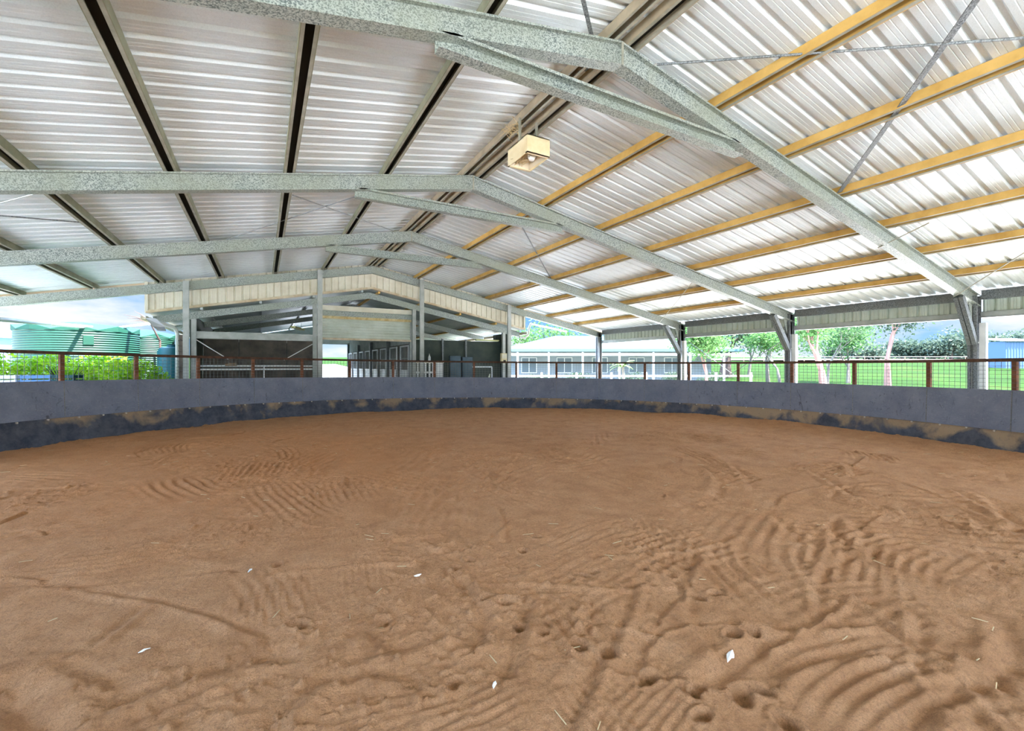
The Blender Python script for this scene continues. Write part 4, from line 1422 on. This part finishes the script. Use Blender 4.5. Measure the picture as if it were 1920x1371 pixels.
t = corr_tank(polar(-43.6, 22.0, -.1), 1.62, 2.80, 'large corrugated green water tank with scalloped roof behind the lime hedge', 'tank', folds=9)
d = -t.location.normalized(); an = math.atan2(d.y, d.x)
m = MB()
for da in (0.12,):
    a = an + da
    c = Vector((1.64 * math.cos(a), 1.64 * math.sin(a), 2.45)); u = Vector((-math.sin(a), math.cos(a), 0)); n_ = Vector((math.cos(a), math.sin(a), 0))
    m.bar(c - u * .13, c + u * .13, .02, .3, up=(0, 0, 1))
obj('hatch', m, M['tank'], t, local=True)
corr_tank(polar(-38.9, 24.0, -.1), 0.95, 2.75, 'smaller green water tank behind the right side of the large tank', 'tank', folds=6)
t = thing('water_tank', 'smooth teal tank between the hedge and the white downpipe', 'water tank', polar(-36.9, 20.6, -.1), 0)
m = MB(); m.lathe([(0, 0), (.42, 0), (.42, 2.1), (.36, 2.25), (.1, 2.32), (0, 2.32)], (0, 0, 0), 32); obj('wall', m, M['teal'], t, local=True, smooth=True)
m = MB(); m.lathe([(0, 2.3), (.14, 2.3), (.14, 2.37), (0, 2.38)], (0, 0, 0), 20); obj('lid', m, M['teal'], t, local=True)
m = MB(); m.tube([at_d(-60, 592, 9.2), at_d(0, 599, 10.5), at_d(205, 617, 17.0)], .055, 10)
tag(obj('water_pipe', m, M['pvc'], smooth=True), 'pale overhead pipe running from the left edge to the green tank', 'pipe')
m = MB(); m.tube([at_d(205, 618, 17.0), at_d(230, 614, 16.6), at_d(279, 607, 15.0)], .05, 10)
tag(obj('water_pipe', m, M['pvc'], smooth=True), 'pale overhead pipe from the green tank to the stable gutter', 'pipe')
# left shed
t = thing('garden_shed', 'blue grey shed with a door at the left edge behind the tank', 'shed', cam(-29.2, 24.5, -.12), -YAW)
m = MB(); m.box((-2.6, -1.5, 0), (2.0, 1.5, 3.15)); obj('wall', m, M['shedblue'], t, local=True)
m = MB(); m.prism([(-1.7, 3.12), (1.7, 3.12), (1.7, 3.2), (0, 3.6), (-1.7, 3.2)], lambda a, b, s: (s, a, b), -2.8, 2.2); obj('roof', m, M['shedlight'], t, local=True)
m = MB(); m.box((.6, -1.56, 0), (1.5, -1.5, 2.7)); dd_ = obj('door', m, M['shedlight'], t, local=True)
m = MB(); m.box((1.38, -1.6, 1.2), (1.42, -1.56, 1.4)); obj('handle', m, M['black'], dd_, local=True)
# crates on a bench
t = thing('bench', 'grey bench carrying blue crates at the left edge', 'bench', cam(-10.6, 9.75, -.08), -YAW + .3)
m = MB(); m.box((-1.1, -.3, 1.06), (1.1, .3, 1.11)); obj('top', m, M['timber'], t, local=True)
for sx in (-1, 1):
    for sy in (-1, 1):
        m = MB(); m.box((sx * 1.0 - .03, sy * .25 - .03, 0), (sx * 1.0 + .03, sy * .25 + .03, 1.06)); obj('leg', m, M['timber'], t, local=True)
for k2, (x, mt, w) in enumerate([(-.75, 'blue', 'blue slatted crate on the left of the bench'), (-.2, 'white', 'white slatted crate in the middle of the bench'), (.38, 'blue', 'blue slatted crate right of the white crate'), (.85, 'teal', 'small teal crate at the right end of the bench')]):
    c = cam(-10.6, 9.75, -.08 + 1.11); aa = -YAW + .3
    c = Vector((c.x + x * math.cos(aa), c.y + x * math.sin(aa), c.z))
    t = thing('crate', w, 'crate', c, aa, 'crates on the bench')
    m = MB(); sx = .24 if k2 < 3 else .18; h_ = .28
    for z in (.0, .1, .2): 
        for s in (-1, 1):
            m.box((-sx, s * .18 - .008, z), (sx, s * .18 + .008, z + .07)); m.box((s * sx - .008, -.18, z), (s * sx + .008, .18, z + .07))
    obj('slat_side', m, M[mt], t, local=True)
    m = MB()
    for s in (-1, 1):
        for s2 in (-1, 1): m.box((s * sx - .012, s2 * .18 - .012, 0), (s * sx + .012, s2 * .18 + .012, h_))
    obj('corner_post', m, M[mt], t, local=True)
    m = MB(); m.box((-sx, -.18, 0), (sx, .18, .012)); obj('base', m, M[mt], t, local=True)
c = cam(-10.35, 10.5, -.08)
m = MB(); rr = random.Random(9)
m.lathe([(0, 0), (.12, 0), (.16, .9), (.15, .9), (.11, .03), (0, .03)], (c.x, c.y, c.z), 16)
for k2 in range(16):
    a = rr.uniform(0, 6.28); m.tube([(c.x, c.y, c.z + .8), (c.x + .1 * math.cos(a), c.y + .1 * math.sin(a), c.z + 1.2), (c.x + .3 * math.cos(a), c.y + .3 * math.sin(a), c.z + rr.uniform(1.3, 1.65))], [.012, .01, .006], 5)
tag(obj('dead_plant', m, M['black']), 'black withered plant in a tall pot before the lime hedge', 'plant')

# ------------------------------------------------------------------ right outdoors: house, fence, palm, far shed
HD = 32.0
t = thing('house', 'low pale house with teal hip roof and white verandah posts beyond the stable', 'house', cam(7.6, HD, ground_z(32)), -YAW)
gz = ground_z(32)
ez = EYE + (HZ - 655) / F * HD - gz
tz = EYE + (HZ - 630) / F * (HD + 4.5) - gz
x0, x1 = -8.6, 8.8
m = MB()
m.add([(x0, 0, ez), (x1, 0, ez), (x1, 9, ez), (x0, 9, ez), (x0 + 4.5, 4.5, tz), (x1 - 6.2, 4.5, tz)], [(0, 1, 5, 4), (1, 2, 5), (2, 3, 4, 5), (3, 0, 4), (3, 2, 1, 0)])
rf = obj('roof', m, M['houseroof'], t, local=True)
m = MB(); m.box((x0, -.04, ez - .16), (x1, .04, ez + .03)); m.box((x1 - .04, 0, ez - .16), (x1 + .04, 9, ez + .03)); obj('fascia', m, M['fascia'], t, local=True)
m = MB(); m.box((x0 + .6, 2.6, 0), (x1 - 1.2, 8.6, ez - .05)); wl = obj('wall', m, M['whitewall'], t, local=True)
m = MB(); m.box((x0, .02, ez - .45), (x1 - .2, .1, ez - .28)); obj('verandah_beam', m, M['cream'], t, local=True)
for x in (-7.2, -5.0, -2.6, .0, 2.4, 5.0, 7.4):
    m = MB(); m.box((x - .06, .02, 0), (x + .06, .14, ez - .2)); obj('verandah_post', m, M['white'], t, local=True)
for x in (-6.3, -3.6, -.9, 1.9, 4.6):
    m = MB(); m.box((x - .6, 2.56, 1.0), (x + .6, 2.6, 2.2)); w_ = obj('window', m, M['white'], t, local=True)
    m = MB(); m.box((x - .54, 2.54, 1.06), (x - .03, 2.56, 2.14)); m.box((x + .03, 2.54, 1.06), (x + .54, 2.56, 2.14)); obj('pane', m, M['glass'], w_, local=True)
m = MB(); m.box((x0 + .3, -.1, .0), (x1 - .6, 2.6, .12)); obj('verandah_floor', m, M['concrete'], t, local=True)
# white rail fence before the house
t = thing('rail_fence', 'white rail fence between the shed and the pale house', 'fence', cam(7.2, 26.0, ground_z(26)), -YAW)
for x in np.arange(-7.5, 6.6, 2.0):
    m = MB(); m.box((x - .05, -.05, 0), (x + .05, .05, 1.25)); obj('fence_post', m, M['white'], t, local=True)
for z in (.25, .62, 1.0):
    m = MB(); m.box((-7.5, -.03, z), (6.6, .03, z + .10)); obj('rail', m, M['white'], t, local=True)
for k2, x in enumerate((1.6, 4.2, 7.6, 10.2, 12.6)):
    bush(cam(x, 29.0, ground_z(29)), 1.2, .6, 1.25, ['low grey green shrub at the left end of the house fence', 'low grey green shrub behind the left part of the house fence', 'low grey green shrub at the middle of the house fence',
         'low grey green shrub right of the farthest frame column', 'low grey green shrub at the right end of the house fence'][k2], 'leaf_dark', 1100, .10, 120 + k2, 'shrub', 'shrubs before the house', 'shrub')
c = cam((1168 - 960) / F * 27.5, 27.5, ground_z(27.5))
t = thing('palm', 'small pale palm in front of the right half of the house', 'palm', c, 0)
m = MB(); m.tube([(0, 0, 0), (.03, 0, .8), (0, .02, 1.6)], [.11, .09, .08], 10); obj('trunk', m, M['bark_grey'], t, local=True, smooth=True)
rr = random.Random(2)
for k2 in range(16):
    a = 2 * math.pi * k2 / 16 + rr.uniform(-.15, .15); L = rr.uniform(.75, 1.0); el = rr.uniform(.35, 1.2)
    m = MB(); vs = []; fs = []
    for i in range(7):
        q = i / 6; rad = L * q * math.cos(el * (1 - .3 * q)); zz = 1.6 + L * q * math.sin(el) - .55 * q * q
        w = .13 * math.sin(math.pi * min(.95, q + .12))
        cx_, cy_ = rad * math.cos(a), rad * math.sin(a)
        vs += [(cx_ - w * math.sin(a), cy_ + w * math.cos(a), zz - .04), (cx_, cy_, zz), (cx_ + w * math.sin(a), cy_ - w * math.cos(a), zz - .04)]
    for i in range(6):
        b = i * 3; fs += [(b, b + 1, b + 4, b + 3), (b + 1, b + 2, b + 5, b + 4)]
    m.add(vs, fs); obj('frond', m, M['leaf_frond'], t, local=True)
# far pale shed on the right
SD = 62.0
c = cam((1912 - 960) / F * SD, SD, ground_z(SD)); zt = EYE + (HZ - 640) / F * SD - c.z; zb = 0
t = thing('farm_shed', 'pale blue ribbed steel shed beyond the paddock at the right edge', 'shed', c, -YAW)
m = MB(); prof = ribbed(5.6, .4, .05, .14); 
for (s0, h0), (s1, h1) in zip(prof[:-1], prof[1:]):
    m.add([(-1.9 + s0, -h0, 0), (-1.9 + s1, -h1, 0), (-1.9 + s1, -h1, zt), (-1.9 + s0, -h0, zt)], [(0, 1, 2, 3)])
m.box((-1.9, .02, 0), (3.7, 4.0, zt)); obj('wall', m, M['shedlight'], t, local=True)
m = MB(); m.prism([(-.25, zt), (4.2, zt + .5), (4.2, zt + .62), (-.25, zt + .12)], lambda a, b, s: (s, a, b), -2.1, 3.9); obj('roof', m, M['white'], t, local=True)
# white car far off
c = cam((1872 - 960) / F * 100, 100, ground_z(100) + .3)
t = thing('car', 'small white car parked far off, left of the pale blue shed', 'car', c, -YAW)
m = MB(); m.prism([(-1.9, .35), (1.9, .35), (1.95, .8), (1.2, .95), (.7, 1.4), (-.9, 1.42), (-1.5, .95), (-1.95, .85)], lambda a, b, s: (a, s, b), -.8, .8); obj('body', m, M['white'], t, local=True)
m = MB(); m.prism([(-1.3, .97), (1.05, .97), (.64, 1.34), (-.85, 1.36)], lambda a, b, s: (a, s, b), -.81, .81); obj('window', m, M['glass'], t, local=True)
for x in (-1.2, 1.2):
    for s in (-1, 1):
        m = MB(); m.tube([(x, s * .7, .33), (x, s * .84, .33)], .33, 16); obj('wheel', m, M['black'], t, local=True)
# paddock fence posts far away
t = thing('paddock_fence', 'thin post and rail fence along the dirt track', 'fence', cam(60, 90, ground_z(90)), -YAW)
for x in range(-34, 60, 4):
    m = MB(); m.box((x - .06, -.06, 0), (x + .06, .06, 1.2)); obj('fence_post', m, M['timber'], t, local=True)
m = MB(); m.box((-34, -.03, 1.0), (58, .03, 1.1)); obj('rail', m, M['white'], t, local=True)

# ------------------------------------------------------------------ litter on the sand
m = MB(); rr = random.Random(12)
for k2 in range(420):
    a = rr.uniform(0, 6.28); q = math.sqrt(rr.uniform(0, 1)) * (YR - .4)
    x, y = YARD[0] + q * math.cos(a), YARD[1] + q * math.sin(a)
    z = sand_z(x, y) + .006
    L = rr.uniform(.015, .05); th = rr.uniform(0, 6.28)
    p0 = Vector((x - L * math.cos(th), y - L * math.sin(th), z)); p1 = Vector((x + L * math.cos(th), y + L * math.sin(th), z + rr.uniform(0, .012)))
    m.bar(p0, p1, .0035, .003)
tag(obj('straw_litter', m, M['straw']), 'bits of dry straw scattered over the sand', 'straw', kind='stuff')


def scrap(px, py, s, label, rot):
    x, y = ground_hit(px, py); z = sand_z(x, y)
    m = MB()
    n = 8; vs = [(x, y, z + .022)]
    for i in range(n):
        a = 2 * math.pi * i / n; e = s * (1.0 if i % 4 else 1.9) * rr.uniform(.7, 1)
        ca, sa = math.cos(rot), math.sin(rot); u = e * math.cos(a); w = .6 * e * math.sin(a)
        vs.append((x + u * ca - w * sa, y + u * sa + w * ca, z + .008 + rr.uniform(0, .012)))
    m.add(vs, [(0, 1 + i, 1 + (i + 1) % n) for i in range(n)])
    o = obj('scrap', m, M['paper']); sm = o.modifiers.new('thickness', 'SOLIDIFY'); sm.thickness = .004
    tag(o, label, 'scrap', 'white scraps on the sand')


scrap(270, 1228, .018, 'white fluffy scrap on the sand at the lower left', .5)
scrap(469, 1073, .022, 'white chip on the sand left of the middle', 1.2)
scrap(1369, 1237, .035, 'flat white scrap on the sand at the lower right', .4)
scrap(927, 1294, .02, 'small white scrap on the sand at the bottom middle', .9)
scrap(783, 1084, .02, 'small pale chip on the sand just left of centre', .1)

# ------------------------------------------------------------------ sky, sun, camera
w = bpy.data.worlds.new('World'); scene.world = w; w.use_nodes = True
nt = w.node_tree; nt.nodes.clear()
N = nt.nodes.new; Lk = nt.links.new
out = N('ShaderNodeOutputWorld'); bg = N('ShaderNodeBackground')
tc = N('ShaderNodeTexCoord')
sep = N('ShaderNodeSeparateXYZ'); Lk(tc.outputs['Generated'], sep.inputs[0])
mp = N('ShaderNodeMapping'); mp.inputs['Scale'].default_value = (1, 1, 3.6); Lk(tc.outputs['Generated'], mp.inputs['Vector'])
nz = N('ShaderNodeTexNoise'); nz.inputs['Scale'].default_value = 2.6; nz.inputs['Detail'].default_value = 7; nz.inputs['Roughness'].default_value = .58; Lk(mp.outputs[0], nz.inputs['Vector'])
cr = N('ShaderNodeValToRGB'); cr.color_ramp.elements[0].position = .45; cr.color_ramp.elements[1].position = .62; Lk(nz.outputs['Fac'], cr.inputs['Fac'])
blue = N('ShaderNodeValToRGB'); e = blue.color_ramp.elements
e[0].position = 0.0; e[0].color = lin((176, 220, 248)); e[1].position = .16; e[1].color = lin((104, 172, 244))
Lk(sep.outputs['Z'], blue.inputs['Fac'])
mx = N('ShaderNodeMix'); mx.data_type = 'RGBA'
ci = [i for i in mx.inputs if i.type == 'RGBA']
Lk(cr.outputs['Color'], mx.inputs['Factor']); Lk(blue.outputs['Color'], ci[0]); ci[1].default_value = lin((250, 251, 253))
st = N('ShaderNodeValToRGB'); e = st.color_ramp.elements
SKY = dict(low=0.175, high=2.0)
e[0].position = .12; e[0].color = (SKY['low'] / 8,) * 3 + (1,); e[1].position = .26; e[1].color = (SKY['high'] / 8,) * 3 + (1,)
Lk(sep.outputs['Z'], st.inputs['Fac'])
mul = N('ShaderNodeMath'); mul.operation = 'MULTIPLY'; mul.inputs[1].default_value = 8.0; Lk(st.outputs['Color'], mul.inputs[0])
Lk([o for o in mx.outputs if o.type == 'RGBA'][0], bg.inputs['Color']); Lk(mul.outputs[0], bg.inputs['Strength'])
Lk(bg.outputs[0], out.inputs['Surface'])

sd = bpy.data.lights.new('Sun', 'SUN'); sd.energy = 8.0; sd.angle = math.radians(1.5); sd.color = (1.0, .98, .95)
so = bpy.data.objects.new('Sun', sd); col.objects.link(so)
direction = Vector((-.5, .62, -1.35)).normalized()      # from the right and behind, high
so.rotation_euler = direction.to_track_quat('-Z', 'Y').to_euler()
so.location = (20, -20, 40)

cd = bpy.data.cameras.new('Camera'); co = bpy.data.objects.new('Camera', cd); col.objects.link(co)
cd.sensor_width = 36.0; cd.lens = F / 1920 * 36.0; cd.shift_y = 1.0 / 1920
cd.clip_start = .05; cd.clip_end = 2000
co.location = (0, 0, EYE); co.rotation_euler = (math.pi / 2, 0, -YAW)
scene.camera = co
vs_ = scene.view_settings
vs_.view_transform = 'Standard'; vs_.look = 'None'; vs_.gamma = 1.0; vs_.exposure = 2.7; vs_.use_curve_mapping = False
scene.cycles.max_bounces = 10; scene.cycles.diffuse_bounces = 6
